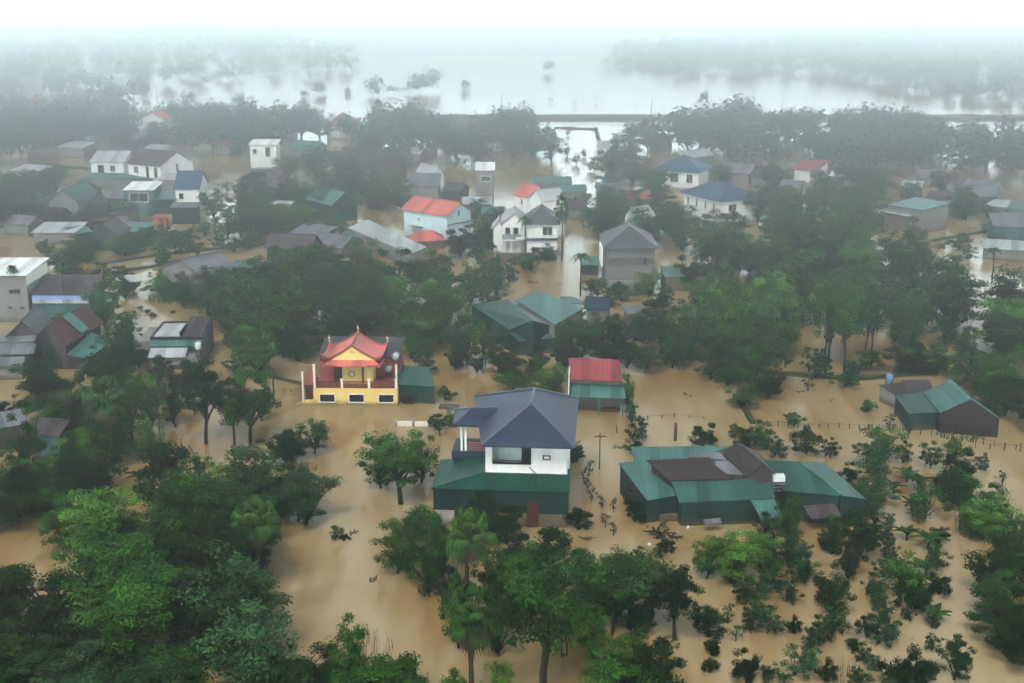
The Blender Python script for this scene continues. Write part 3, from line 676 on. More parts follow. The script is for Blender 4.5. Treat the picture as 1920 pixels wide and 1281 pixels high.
# ---- light blue house with red roof, red annex, long grey shed
h = House('pale_blue_house', 'light blue two-storey house with a long red pitched roof', 'house', (757, 391), (838, 403), 445, short='the light blue house')
W, Z = h.w, h.h
h.gable(0, W, 0, 5.6, Z, 1.5, 'red_tile', 'pale_blue_wall', axis='x', ov=.4)
h.window('f', W * .36, Z - 1.6, .35, .45, pane='dark_open', frame='pale_blue_wall'); h.window('r', 2.7, Z - .6, .5, 1.0, x=W, pane='dark_open', frame='white_wall')
h.box('wall_band', W, W + .12, -.05, 5.7, Z - 1.75, Z - 1.6, 'blue_sheet'); h.box('canopy', 2.0, 4.2, -.8, -.0, Z - 2.6, Z - 2.45, 'grey_wall')
h = House('red_roofed_annex', 'low annex with a faded red hipped roof in front of the light blue house', 'annex', (772, 452), (832, 450), 468)
h.hip(0, h.w, 0, 3.4, h.h, 1.2, 'red_tile', 'beige_wall', ov=.3)
h = House('long_grey_shed', 'long pale grey roofed shed running diagonally past the light blue house', 'shed', loc=P(740, 462), short='the long grey shed')
q = h.Q; h.shed([q(652, 427, 2.2), q(770, 476, 2.2), q(800, 463, 2.9), q(690, 412, 2.9)], 'pale_sheet', 'grey_wall', .2)
h = House('green_shed', 'small pale green shed in front of the long grey shed', 'shed', loc=P(670, 452))
q = h.Q; h.shed([q(640, 438, 1.5), q(685, 448, 1.5), q(690, 441, 1.8), q(648, 432, 1.8)], 'mint_sheet', 'green_wall', .1)

# ---- west side: grey tower house, blue banded house, clusters
h = House('grey_block', 'tall grey concrete house with pale flat metal roof at the west edge', 'house', (-40, 517), (48, 517), 604, short='the tall grey concrete house')
W, Z = h.w, h.h
h.box('wall', 0, W, 0, 7.5, -1.5, Z, 'grey_wall'); h.panel('roof', [(-.2, -.3, Z + .12), (W + .15, -.3, Z + .12), (W + .15, 8.3, Z + .5), (-.2, 8.3, Z + .5)], 'white_sheet')
h.box('wall_band', W, W + .08, .1, 7.5, Z - 1.2, Z + .1, 'cream_trim')
h.window('f', W * .73, Z - 2.2, 1.3, .5, frame='grey_wall', pane='dark_open'); h.window('f', W * .6, Z - 4.1, .45, .25, frame='grey_wall', pane='dark_open'); h.window('f', W * .87, Z - 4.1, .45, .25, frame='grey_wall', pane='dark_open')
h = House('tarp_fronted_house', 'grey-brown roofed house with a blue and white tarpaulin band', 'house', (58, 553), (167, 553), 603, short='the tarpaulin-fronted house')
W, Z = h.w, h.h
h.panel('roof', [(-.1, -.1, Z + .05), (W + .1, -.1, Z + .05), (W + .1, 6.0, Z + 1.2), (-.1, 6.0, Z + 1.2)], 'brown_sheet'); h.box('wall', 0, W, .1, 6, -1.5, Z - .2, 'teal_wall')
h.box('tarpaulin', .1, W - .1, -.06, .06, Z - .6, Z - .08, 'tarp_blue'); h.box('tarpaulin', .1, W - .1, -.12, .0, Z - 1.05, Z - .6, 'pale_sheet')

h = House('grey_gable_house', 'brown gabled house with stepped slate grey awnings at the west edge', 'house', (-10, 640), (68, 638), 700, short='the stepped grey-roofed house')
W, Z = h.w, h.h
h.gable(W * .25, W, 1.2, 7, Z + .3, 1.5, 'grey_tile', 'brown_sheet', axis='y', ov=.3)
h.panel('awning', [(-.5, 0, Z - .1), (W * .95, 0, Z - .1), (W * .95, 1.3, Z + .25), (-.5, 1.3, Z + .25)], 'grey_sheet')
h.panel('awning', [(-.5, -1.6, Z - 1.0), (W, -1.6, Z - 1.0), (W, -.05, Z - .35), (-.5, -.05, Z - .35)], 'grey_sheet')
h.panel('awning', [(-.2, -3.0, Z - 1.9), (W * .8, -3.0, Z - 1.9), (W * .8, -1.6, Z - 1.3), (-.2, -1.6, Z - 1.3)], 'grey_sheet')
h.box('wall', -.4, W * .9, 0.05, 6, -1.5, Z - .3, 'grey_wall'); h.box('lower_wall', 0, W * .75, -2.6, 0.0, -1.5, Z - 2.1, 'grey_wall')
h = House('red_brown_house', 'house with red-brown roof, pale green strip and teal side roof', 'house', (62, 640), (122, 642), 690, short='the red-brown roofed house')
W, Z = h.w, h.h
h.gable(0, W, 0, 9, Z, 1.7, 'maroon', 'brown_sheet', axis='y', ov=.35, label='red-brown roof')
h.panel('roof_strip', [(W * .5 + .06, 3.4, Z + 1.98), (W + .4, 3.4, Z + .06), (W + .4, 5.4, Z + .06), (W * .5 + .06, 5.4, Z + 1.98)], 'mint_sheet', t=.05)
h.panel('side_roof', [(W + .3, -.6, .9 + Z * .3), (W + 2.6, -.4, .5 + Z * .3), (W + 3.4, 4.6, 1.2 + Z * .3), (W + .8, 4.8, 1.9 + Z * .3)], 'mint_sheet'); h.box('wall', W, W + 2.4, 0, 4.4, -1.5, Z * .3 + .4, 'brown_sheet')
h = House('flat_roofed_house', 'flat-roofed house with black parapet frame, teal awning and lilac-grey deck', 'house', (283, 635), (379, 634), 682, short='the flat-roofed house')
W, Z = h.w, h.h
h.box('wall', 0, W, 0, 6.6, -1.5, Z - .05, 'grey_wall'); h.box('roof', .12, W * .56, .12, 6.4, Z - .05, Z + .06, 'pale_sheet')
h.panel('roof', [(W * .57, .15, Z + .1), (W - .1, .15, Z + .1), (W - .1, 6.2, Z + .75), (W * .57, 6.2, Z + .95)], 'brown_sheet')
m = MB().box(-.1, W + .1, -.12, .08, Z - .2, Z + .2).box(-.12, .08, .08, 6.7, Z - .2, Z + .2).box(.08, W, 6.5, 6.7, Z - .2, Z + .2).box(W * .56, W * .565 + .1, .08, 6.5, Z - .1, Z + .7); m.make('parapet', M('dark_open'), h.root)
h.panel('awning', [(.05, -1.1, Z - .55), (W, -1.1, Z - .55), (W, -.1, Z - .15), (.05, -.1, Z - .15)], 'mint_sheet'); h.panel('awning', [(.15, -2.6, Z - 1.35), (W * .75, -2.6, Z - 1.35), (W * .75, -1.1, Z - .75), (.15, -1.1, Z - .75)], 'pale_sheet')
h.box('lower_wall', .25, W - .2, -2.2, -.01, -1.5, Z - 1.5, 'grey_wall')
h.box('side_wall', -1.6, -.13, .3, 6.5, -1.5, Z - .4, 'grey_wall')
t = tank(372, 655, 2.2, .35, 'white box tank at the corner of the flat-roofed house', 'white_plastic')

h = House('blue_metal_shed', 'blue-green metal shed with brown roof, behind the front left woods', 'shed', (61, 812), (110, 816), 862, short='the blue-green shed')
W, Z = h.w, h.h
h.gable(0, W, 0, 3.2, Z, .7, 'brown_sheet', 'teal_wall', axis='x', ov=.2)
h = House('grey_hut', 'grey-roofed hut cut by the picture edge beside the blue-green shed', 'hut', (-30, 806), (52, 793), 850)
h.panel('roof', [(-.2, -.2, h.h), (h.w + .2, -.2, h.h), (h.w + .2, 2.6, h.h + .6), (-.2, 2.6, h.h + .6)], 'grey_sheet'); h.box('wall', 0, h.w, 0, 2.3, -1.5, h.h - .12, 'brown_sheet')

h = House('brick_gable_house', 'grey brick gabled house with pale grey roof slope beside the embankment', 'house', (304, 500), (378, 516), 544, short='the grey brick house')
W, Z = h.w, h.h
h.gable(0, W, 0, 6, Z, 1.5, 'grey_sheet', 'grey_wall', axis='y', ov=.25); h.window('f', W * .62, Z - 1.6, .7, .9, pane='dark_open', frame='concrete')
h = House('teal_roofed_house', 'low house with sea-green and grey roofs beside the tall narrow conifer', 'house', (432, 506), (482, 511), 536)
W, Z = h.w, h.h
h.gable(0, W, 0, 4, Z, .8, 'mint_sheet', 'grey_wall'); h.shed([(W, .5, Z + .2), (W + 2, .5, Z + .2), (W + 1.6, 4.5, Z + .8), (W - .2, 4.5, Z + .8)], 'brown_sheet', 'grey_wall')
h = House('brown_roofed_barn', 'long brown-roofed barn in the middle left trees', 'barn', (500, 462), (580, 466), 492)
h.gable(0, h.w, 0, 4.2, h.h, 1.5, 'brown_sheet', 'brown_sheet')
h = House('grey_roofed_house', 'grey-blue roofed house adjoining the brown barn, pale eave strip', 'house', (585, 458), (640, 464), 480)
h.gable(0, h.w, 0, 5, h.h, 1.2, 'grey_sheet', 'grey_wall')

# ---- far-left hamlet (each: name, label, A, B, base row, depth, kind, roof, wall, roof height, windows)
def simple(name, label, cat, A, B, yb, d, kind, roof, wall, rh=1.3, wins=(), ov=.3, short=None, group=None, back=None):
    h = House(name, label, cat, A, B, yb, short=short, group=group)
    W, Z = h.w, h.h
    if kind == 'hip': h.hip(0, W, 0, d, Z, rh, roof, wall, ov=ov)
    elif kind == 'flat':
        h.box('wall', 0, W, 0, d, -1.5, Z, wall); h.panel('roof', [(-ov, -ov, Z + .12), (W + ov, -ov, Z + .12), (W + ov, d + ov, Z + .12 + rh), (-ov, d + ov, Z + .12 + rh)], roof)
        if rh > .3: MB().add([(0, d - .1, Z - .05), (W, d - .1, Z - .05), (W, d - .1, Z + rh * .97), (0, d - .1, Z + rh * .97), (0, 0, Z), (W, 0, Z)], [(0, 1, 2, 3), (0, 3, 4), (1, 5, 2)]).make('end_wall', M(wall), h.root)
    else: h.gable(0, W, 0, d, Z, rh, roof, wall, axis=kind, ov=ov)
    for wn_ in wins:
        if wn_[0] == 'd': h.door('f', W * wn_[1], wn_[2], Z - wn_[3], mat='dark_open', z=max(-.3, Z - wn_[3] - 2))
        elif wn_[0] == 'f': h.window('f', W * wn_[1], Z - wn_[2], wn_[3], wn_[4], pane='dark_open', frame='white_wall')
        elif wn_[0] == 'r': h.window('r', d * wn_[1], Z - wn_[2], wn_[3], wn_[4], x=W, pane='dark_open', frame='white_wall')
        else: h.window('l', d * wn_[1], Z - wn_[2], wn_[3], wn_[4], x=0, pane='dark_open', frame='white_wall')
    return h
simple('white_house', 'small white house with pale lilac roof beside a brown-roofed one', 'house', (170, 305), (231, 305), 345, 5, 'flat', 'pale_sheet', 'white_wall', 1.6, [('d', .3, 1.2, .5), ('f', .66, 1.8, 1.0, 1.2)], short='the twin white houses')
simple('white_house', 'white house with a brown roof and a gable wall facing east', 'house', (240, 306), (300, 312), 350, 9, 'x', 'brown_sheet', 'white_wall', 2.2, [('f', .25, 1.8, 1.1, 1.2), ('d', .6, .7, .4), ('d', .86, .8, .4), ('r', .5, 1.4, .7, 1.4)])
simple('mint_house', 'cube house with white roof and mint green upper wall', 'house', (233, 357), (286, 357), 404, 6, 'flat', 'white_sheet', 'mint_sheet', .5, [('f', .5, 2.0, 3.2, 1.5)], short='the mint green cube house')
simple('blue_roofed_house', 'white-walled house with a steep dark blue roof and one window', 'house', (328, 353), (372, 353), 400, 7, 'x', 'blue_sheet', 'white_wall', 2.4, [('f', .25, 1.9, .8, 1.0)], short='the dark blue roofed house')
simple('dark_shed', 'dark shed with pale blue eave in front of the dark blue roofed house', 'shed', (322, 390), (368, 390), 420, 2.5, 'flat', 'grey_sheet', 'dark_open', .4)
simple('green_shed', 'flat green metal shed beside the mint cube house', 'shed', (285, 376), (327, 374), 404, 5, 'flat', 'mint_sheet', 'green_wall', .6)
simple('orange_shed', 'tiny orange-fronted shed with pale pink roof', 'shed', (288, 410), (310, 410), 425, 1.8, 'flat', 'red_sheet', 'orange_plastic', .3)
simple('green_gable_house', 'green-roofed house with dark gable wall facing the water, far left', 'house', (92, 377), (145, 378), 415, 9, 'y', 'green_sheet', 'grey_wall', 1.9, short='the green gabled house')
simple('brown_house', 'brown-roofed house right beside the green gabled house', 'house', (150, 385), (200, 380), 410, 6, 'x', 'brown_sheet', 'brown_sheet', 1.2)
simple('mint_awning_shed', 'low shed with pale mint roof behind the green gabled house', 'shed', (50, 380), (92, 374), 400, 4, 'flat', 'mint_sheet', 'grey_wall', .9)
simple('long_flat_shed', 'long flat grey-roofed shed standing in water near the west edge', 'shed', (62, 437), (140, 437), 458, 6, 'flat', 'pale_sheet', 'grey_wall', .5, short='the long flat grey shed')
simple('brown_gable_shed', 'dark shed with brown gable between two green lean-tos', 'shed', (170, 440), (222, 440), 470, 6, 'y', 'brown_sheet', 'brown_sheet', 1.6)
simple('green_lean_to', 'green lean-to west of the dark gabled shed', 'lean-to', (142, 440), (172, 436), 458, 3, 'flat', 'mint_sheet', 'green_wall', .6)
simple('green_lean_to', 'teal lean-to with blue tarpaulin east of the dark gabled shed', 'lean-to', (221, 434), (268, 436), 456, 4, 'flat', 'mint_sheet', 'green_wall', .7)
simple('white_cottage', 'small white upper storey with window and door standing among far trees', 'house', (468, 272), (517, 272), 318, 5, 'flat', 'white_sheet', 'white_wall', .5, [('f', .18, 1.9, .8, 1.0), ('d', .68, 1.0, .5)], short='the small white cottage')
simple('dark_roofed_hut', 'dark grey gabled hut below the small white cottage', 'hut', (465, 330), (520, 333), 350, 4, 'x', 'grey_tile', 'grey_wall', 1.0)
simple('teal_roofed_hut', 'hut with shiny teal roof tilted among the trees', 'hut', (575, 372), (622, 384), 405, 5, 'x', 'mint_sheet', 'green_wall', 1.8, short='the shiny teal-roofed hut')
simple('pale_roofed_hut', 'low hut with broken pale roof in the left middle trees', 'hut', (486, 384), (540, 388), 402, 3, 'x', 'pale_sheet', 'grey_wall', .6)
simple('low_white_shed', 'low shed with grey roof and white eave near the pink-walled tower', 'shed', (762, 349), (822, 349), 378, 6, 'flat', 'grey_sheet', 'grey_wall', 1.4)
simple('white_gable_house', 'white house with a steep pale roof, behind the low white-eaved shed', 'house', (812, 330), (832, 328), 365, 6, 'y', 'pale_sheet', 'white_wall', 1.6)
simple('pink_grey_tower', 'pinkish grey two-storey house with flat white roof and one dark window', 'house', (893, 320), (925, 320), 378, 7, 'flat', 'white_sheet', 'grey_wall', .5, [('f', .55, 2.0, 1.6, .9)], short='the pinkish grey tower house')
simple('low_grey_shed', 'low grey-roofed shed in front of the pinkish tower house', 'shed', (868, 384), (920, 384), 398, 3, 'flat', 'pale_sheet', 'grey_wall', .8)
simple('grey_barn', 'grey barn with pale roof slope, between villa and blue-roofed houses', 'barn', (1122, 362), (1176, 362), 392, 6, 'x', 'grey_sheet', 'grey_wall', 1.3, short='the grey barn')
simple('pink_roofed_house', 'low house with pink-red roof beside the grey barn', 'house', (1180, 374), (1221, 374), 396, 3.5, 'flat', 'red_sheet', 'beige_wall', .9)
simple('pale_green_shed', 'long pale green roofed shed behind the red-topped house', 'shed', (1000, 345), (1070, 345), 362, 4, 'flat', 'mint_sheet', 'grey_wall', .7)
simple('pale_green_shed', 'second pale green shed, just below and east of the first', 'shed', (1050, 360), (1098, 360), 378, 3.5, 'flat', 'mint_sheet', 'grey_wall', .7)
simple('blue_roofed_villa', 'white villa with blue hipped roof, arched porch and dark opening', 'villa', (1228, 318), (1310, 323), 352, 9, 'hip', 'blue_sheet', 'white_wall', 2.6, [('f', .06, 2.2, .8, 1.8), ('f', .22, 2.2, .8, 1.8), ('f', .45, 2.2, 1.6, 1.8), ('f', .8, 2.2, 1.2, 1.6)], ov=.5, short='the blue-roofed villas')
simple('blue_roofed_house', 'long white house with blue hipped roof and five dark windows', 'house', (1283, 360), (1352, 377), 403, 8, 'hip', 'blue_sheet', 'white_wall', 2.2, [('f', .12, 2.0, .5, 1.3), ('f', .36, 2.0, .5, 1.3), ('f', .6, 2.0, .5, 1.3), ('f', .82, 2.0, .5, 1.3), ('r', .3, 1.9, 1.6, 1.1)], ov=.5)
simple('grey_green_shed', 'flat pale green roofed shed with pinkish walls near the east edge', 'shed', (1668, 385), (1730, 395), 428, 7, 'flat', 'mint_sheet', 'grey_wall', .5, short='the pale green roofed shed')
simple('pale_roofed_shed', 'low shed with cream-grey roof in front of the pale green roofed shed', 'shed', (1650, 396), (1700, 406), 425, 5, 'flat', 'pale_sheet', 'beige_wall', .6)
simple('grey_blue_house', 'grey-blue gabled house with long pale eave near the east edge', 'house', (1785, 368), (1868, 368), 392, 6, 'x', 'grey_sheet', 'grey_wall', 1.3)
simple('dark_blue_walled_house', 'dark blue walled house with wide grey roof at the east edge', 'house', (1865, 425), (1945, 428), 462, 6, 'flat', 'grey_sheet', 'teal_wall', 1.0, short='the dark blue walled house')
simple('pale_canopy', 'pale grey canopy shed standing in water at the east edge', 'shed', (1845, 466), (1945, 472), 486, 4, 'flat', 'pale_sheet', 'grey_wall', .6)
simple('teal_eaved_house', 'house with bright teal eave at the far east edge', 'house', (1890, 392), (1960, 398), 412, 4, 'flat', 'mint_sheet', 'grey_wall', .8)
simple('pink_house', 'small pink house with white roof in far right woods', 'house', (1490, 318), (1530, 322), 345, 5, 'flat', 'red_sheet', 'white_wall', 1.6, short='the small pink house')
simple('brown_roofed_house', 'grey-brown roofed house west of the small pink house', 'house', (1412, 333), (1460, 333), 350, 6, 'x', 'brown_sheet', 'grey_wall', 1.4)
simple('lilac_roofed_shed', 'long lilac-grey roofed shed in far right woods', 'shed', (1728, 334), (1780, 334), 350, 4, 'flat', 'grey_sheet', 'grey_wall', 1.0)
simple('red_roofed_house', 'far house with pinkish red pyramid roof and pale walls', 'house', (612, 236), (668, 236), 262, 8, 'hip', 'red_tile', 'white_wall', 3.0, ov=.5, short='the far pyramid-roofed house')
simple('grey_hall', 'square grey hall rising over the far trees near the causeway', 'hall', (808, 222), (848, 222), 252, 6, 'flat', 'brown_sheet', 'brown_sheet', .2)
simple('pink_roofed_house', 'far white house with faded red roof below a long pale roof', 'house', (306, 224), (328, 221), 258, 7, 'x', 'red_tile', 'white_wall', 1.5)
simple('long_pale_hall', 'long hall with pale roof edge among far left trees', 'hall', (276, 211), (392, 210), 240, 6, 'flat', 'white_sheet', 'grey_wall', .5)
simple('white_gabled_house', 'far house with brown roof and a small white gable', 'house', (362, 237), (410, 237), 265, 7, 'x', 'brown_sheet', 'white_wall', 2.0)
simple('far_white_house', 'far white house with pinkish roof near the west edge', 'house', (34, 203), (72, 203), 228, 7, 'x', 'red_sheet', 'white_wall', 2.2)
simple('far_edge_house', 'small white house cut by the west edge', 'house', (-8, 240), (8, 240), 265, 5, 'x', 'grey_sheet', 'white_wall', 1.6)
simple('far_pale_house', 'pale roofed house beside the far leaning tree', 'house', (506, 242), (552, 242), 258, 5, 'flat', 'white_sheet', 'white_wall', 1.0)
simple('far_red_roof_house', 'far house with long pinkish-brown roof left of the pond', 'house', (905, 262), (965, 262), 285, 7, 'x', 'red_tile', 'white_wall', 2.0, short='the far pinkish-brown house')
simple('far_green_roof_house', 'far house with pale green roof between far trees', 'house', (440, 232), (500, 236), 255, 7, 'flat', 'mint_sheet', 'grey_wall', 1.0)
for nm, lab, cat, A, B, yb, d, kd, rf, wl_, rh in (
    ('pale_strip_roof', 'long low pale green awning running below the twin white houses', 'awning', (158, 333), (292, 336), 352, 3, 'flat', 'mint_sheet', 'grey_wall', .4),
    ('pale_blue_roof_shed', 'pair-wide pale blue flat roof against the dark blue roofed house', 'shed', (298, 338), (345, 338), 372, 4, 'flat', 'pale_sheet', 'grey_wall', .6),
    ('pale_roofed_hut', 'low hut with a pale roof lost in far left trees', 'hut', (112, 276), (156, 278), 296, 4, 'flat', 'pale_sheet', 'grey_wall', .8),
    ('pale_roofed_hut', 'pale roofed hut by the dyke at the upper west edge', 'hut', (22, 320), (74, 324), 338, 4, 'flat', 'pale_sheet', 'grey_wall', .7),
    ('grey_roofed_hut', 'grey roofed hut west of the mint cube house', 'hut', (196, 372), (228, 372), 396, 4, 'x', 'grey_sheet', 'grey_wall', 1.0),
    ('grey_roofed_shed', 'slate roofed shed between brown barn and teal-roofed hut', 'shed', (545, 438), (602, 444), 458, 4, 'flat', 'grey_sheet', 'teal_wall', .8),
    ('brown_roofed_hut', 'brown roofed hut between the two pale green sheds and villa', 'hut', (1056, 392), (1098, 392), 412, 4, 'x', 'brown_sheet', 'grey_wall', 1.0),
    ('pale_ridged_house', 'house with pale grey ridge above the blue-roofed villa', 'house', (1286, 298), (1336, 290), 318, 5, 'x', 'pale_sheet', 'grey_wall', 1.2),
    ('grey_roofed_house', 'wide grey roofed house behind the long blue-roofed house', 'house', (1352, 322), (1404, 326), 345, 6, 'x', 'grey_sheet', 'grey_wall', 1.5),
    ('white_roofed_hut', 'tiny white roofed hut east of the small pink house', 'hut', (1552, 330), (1582, 332), 348, 3, 'flat', 'white_sheet', 'grey_wall', .5),
    ('mint_roofed_hut', 'tiny mint roofed hut high in the far right woods', 'hut', (1820, 306), (1846, 308), 325, 3, 'flat', 'mint_sheet', 'grey_wall', .5),
    ('grey_roofed_shed', 'grey roofed shed just above the long pale eave, far right', 'shed', (1690, 352), (1726, 354), 370, 4, 'flat', 'pale_sheet', 'grey_wall', .7),
    ('brown_roofed_shed', 'brown roofed shed north of the pale green roofed shed', 'shed', (1738, 374), (1786, 378), 398, 5, 'x', 'brown_sheet', 'brown_sheet', 1.1),
    ('pale_roofed_hut', 'pale roofed hut below the teal-eaved house at the east edge', 'hut', (1880, 412), (1925, 414), 428, 3, 'flat', 'pale_sheet', 'grey_wall', .5),
    ('far_pale_house', 'far pale roofed house just west of the square grey hall', 'house', (842, 240), (872, 242), 262, 5, 'x', 'pale_sheet', 'white_wall', 1.2),
    ('far_brown_house', 'far brown roofed house east of the square grey hall', 'house', (880, 240), (935, 244), 266, 6, 'x', 'brown_sheet', 'grey_wall', 1.6),
    ('far_grey_house', 'far grey roofed house west of the long pale hall', 'house', (190, 232), (232, 234), 256, 6, 'x', 'grey_sheet', 'white_wall', 1.5),
    ('far_white_house', 'far little white house between long pale hall and west pole', 'house', (196, 212), (212, 212), 232, 4, 'flat', 'white_sheet', 'white_wall', .4),
    ('far_mint_house', 'far mint roofed house behind the small white cottage', 'house', (545, 278), (590, 280), 300, 6, 'x', 'mint_sheet', 'grey_wall', 1.3),
    ('east_white_house', 'white walled house in the east woods beyond the causeway gap', 'house', (1800, 240), (1850, 242), 262, 5, 'flat', 'pale_sheet', 'white_wall', .6),
    ('grey_roofed_shed', 'grey shed half sunk west of the long flat grey shed', 'shed', (5, 418), (52, 422), 440, 4, 'x', 'grey_sheet', 'grey_wall', 1.0),
    ('brown_roofed_hut', 'brown hut between the light blue house and pinkish tower', 'hut', (832, 356), (862, 358), 380, 4, 'x', 'brown_sheet', 'brown_sheet', 1.0),
    ('white_fronted_hut', 'white-fronted hut right of the dark flat wall of the villa yard', 'hut', (1172, 404), (1196, 408), 432, 4, 'y', 'pale_sheet', 'white_wall', 1.3),
    ('grey_blue_house', 'grey-blue roofed house above the dark blue walled house', 'house', (1806, 350), (1864, 356), 376, 5, 'x', 'grey_sheet', 'grey_wall', 1.1),
    ('pale_roofed_shed', 'pale roofed shed at the far right between two grey-blue houses', 'shed', (1850, 386), (1888, 390), 406, 4, 'flat', 'pale_sheet', 'grey_wall', .5),
    ('brown_roofed_hut', 'brown roofed hut over the sign board, far right woods', 'hut', (1580, 352), (1622, 356), 374, 4, 'x', 'brown_sheet', 'grey_wall', 1.0),
    ('grey_roofed_hut', 'grey hut between small pink house and white roofed hut', 'hut', (1462, 352), (1500, 354), 372, 4, 'flat', 'grey_sheet', 'grey_wall', .8),
    ('brown_roofed_shed', 'brown roofed shed just north of the twin white houses', 'shed', (200, 282), (248, 284), 300, 5, 'x', 'brown_sheet', 'grey_wall', 1.2),
    ('pale_roofed_hut', 'pale hut in far trees above the shiny teal-roofed hut', 'hut', (640, 330), (676, 332), 350, 4, 'flat', 'pale_sheet', 'grey_wall', .6),
    ('grey_roofed_hut', 'grey hut in trees just west of low white-eaved shed', 'hut', (690, 352), (730, 354), 374, 4, 'x', 'grey_sheet', 'grey_wall', 1.0),
    ('brown_roofed_hut', 'brown hut in front of the green gabled house', 'hut', (70, 402), (112, 404), 420, 3, 'x', 'brown_sheet', 'brown_sheet', .9),
    ('brown_roofed_shed', 'dark brown shed between mint cube house and long flat shed', 'shed', (205, 404), (240, 406), 424, 3.5, 'flat', 'brown_sheet', 'grey_wall', .6),
    ('mint_roofed_shed', 'mint shed in trees just south of the pinkish tower house', 'shed', (905, 402), (942, 402), 420, 3.5, 'flat', 'mint_sheet', 'grey_wall', .6),
    ('teal_roofed_shed', 'small teal shed in the water west of the block house', 'shed', (1092, 498), (1122, 498), 516, 3, 'flat', 'mint_sheet', 'green_wall', .5),
    ('pale_roofed_shed', 'half-hidden pale shed inside the right middle grove', 'shed', (1188, 602), (1226, 600), 628, 4, 'flat', 'grey_sheet', 'grey_wall', .6)):
    simple(nm, lab, cat, A, B, yb, d, kd, rf, wl_, rh)
for lab, A, B, yb, kd, rf, wl_ in (
    ('far house with faded brown roof at the west end of the belt', (8, 262), (48, 262), 284, 'x', 'brown_sheet', 'white_wall'), ('far house with pale grey roof under the long pale hall', (236, 262), (272, 263), 284, 'x', 'pale_sheet', 'grey_wall'),
    ('far house with dull red roof between cottage and pole', (396, 272), (432, 273), 292, 'x', 'red_sheet', 'beige_wall'), ('far low house with green roof left of the fan palm', (668, 262), (704, 262), 282, 'x', 'mint_sheet', 'grey_wall'),
    ('far flat white-roofed house right of the fan palm', (742, 288), (786, 289), 306, 'flat', 'white_sheet', 'grey_wall'), ('far grey roofed house west of the pond channel', (972, 262), (1006, 262), 282, 'x', 'grey_sheet', 'white_wall'),
    ('far white house right of the pond channel', (1120, 275), (1150, 276), 296, 'x', 'pale_sheet', 'white_wall'), ('far grey house under the causeway trees', (1218, 262), (1256, 263), 284, 'x', 'grey_sheet', 'grey_wall'),
    ('far pale-roofed house in the middle of the east belt', (1402, 270), (1440, 271), 292, 'flat', 'pale_sheet', 'white_wall'), ('far brown-roofed house in the east belt', (1530, 276), (1574, 277), 300, 'x', 'brown_sheet', 'beige_wall'),
    ('far mint-roofed house in the east belt', (1640, 282), (1684, 283), 304, 'flat', 'mint_sheet', 'grey_wall'), ('far grey house at the east end of the belt', (1876, 272), (1920, 273), 294, 'x', 'grey_sheet', 'grey_wall'),
    ('far tiny white house in the upper west woods', (86, 238), (110, 238), 256, 'x', 'pale_sheet', 'white_wall'), ('far pale house behind the brown shed and twin houses', (262, 285), (296, 286), 304, 'flat', 'pale_sheet', 'white_wall')):
    simple('far_house', lab, 'house', A, B, yb, 5.5, kd, rf, wl_, .9, [('f', .3, 1.7, .8, .9), ('f', .7, 1.7, .8, .9)], group='small far houses among the misty trees')
# white sign board
p = P(1617, 402); t = empty('sign_board', p); tag(t, 'blank white sign board on a post in the right middle trees', 'sign board')
MB().box(-.9, .9, -.05, .05, 2.2, 3.7).make('board', M('white_wall'), t); MB().box(-.06, .06, .06, .18, -1.5, 3.6).make('post', M('concrete'), t)

# ------------------------------------------------------------------ poles, posts, fences, wires, litter
def pole(name, label, px, yb, ytop, r=.07, mat='wood', arm=0, cat='pole', group=None):
    b_ = P(px, yb); t_ = at_Y(px, ytop, b_.y); o = empty(name, b_); tag(o, label, cat, group)
    MB().tube([(0, 0, -1.5), (0, 0, t_.z)], [r, r * .8], 7).make('shaft', M(mat), o)
    if arm: MB().box(-arm, arm, -.05, .05, t_.z - .35, t_.z - .25).make('cross_arm', M(mat), o)
    return o, Vector((b_.x, b_.y, t_.z))
pole('wooden_pole', 'thin dark pole standing in water among the left trees', 302, 840, 700, .06)
pole('gate_post', 'striped dark post in water west of the yellow house', 514, 756, 690, .10, 'wood')
pole('gate_post', 'thick dark brown post standing alone in open water', 1266, 826, 793, .16, 'dark_wood')
_, t1 = pole('utility_pole', 'thin pole with cross arm east of the white house', 1124, 880, 812, .06, 'wood', .5)
pole('wooden_post', 'short brown post behind the thin pole with cross arm', 1156, 812, 798, .07, 'dark_wood')
pole('wooden_post', 'short upright post in water near the left embankment', 341, 846, 822, .05, 'wood')
for k, (px, yb, yt, lab) in enumerate(((941, 224, 180, 'lamp post on the causeway nearest the pond'), (1221, 222, 182, 'lamp post on the causeway above the pond trees'), (701, 226, 172, 'tall thin pole behind the far fan palm'), (1893, 224, 180, 'lamp post on the causeway at its east end'), (295, 205, 160, 'thin far pole at the west shore'), (1465, 222, 186, 'faint lamp post on the causeway over the far woods'))):
    pole('lamp_post', lab, px, yb, yt, .16, 'concrete', cat='lamp post', group='lamp posts along the causeway')
def fence(label, pts, n, hgt=.55, wire=True):
    pts = [P(*p) for p in pts]; o = empty('fence', pts[0]); tag(o, label, 'fence'); L = [(b_ - a).length for a, b_ in zip(pts[:-1], pts[1:])]; T = sum(L); tops = []
    for i in range(n):
        s_ = T * i / (n - 1); k = 0
        while k < len(L) - 1 and s_ > L[k]: s_ -= L[k]; k += 1
        q = pts[k].lerp(pts[k + 1], min(1, s_ / L[k])) - pts[0]; hh = hgt * (.7 + .6 * rnd.random()); tx = rnd.uniform(-.06, .06)
        MB().tube([(q.x, q.y, -1.2), (q.x + tx, q.y, hh)], .045, 5).make('post', M('wood'), o); tops.append(Vector((q.x + tx, q.y, hh * .8)))
    if wire:
        MB().tube(tops, .012, 4).make('wire', M('wire_dark'), o)
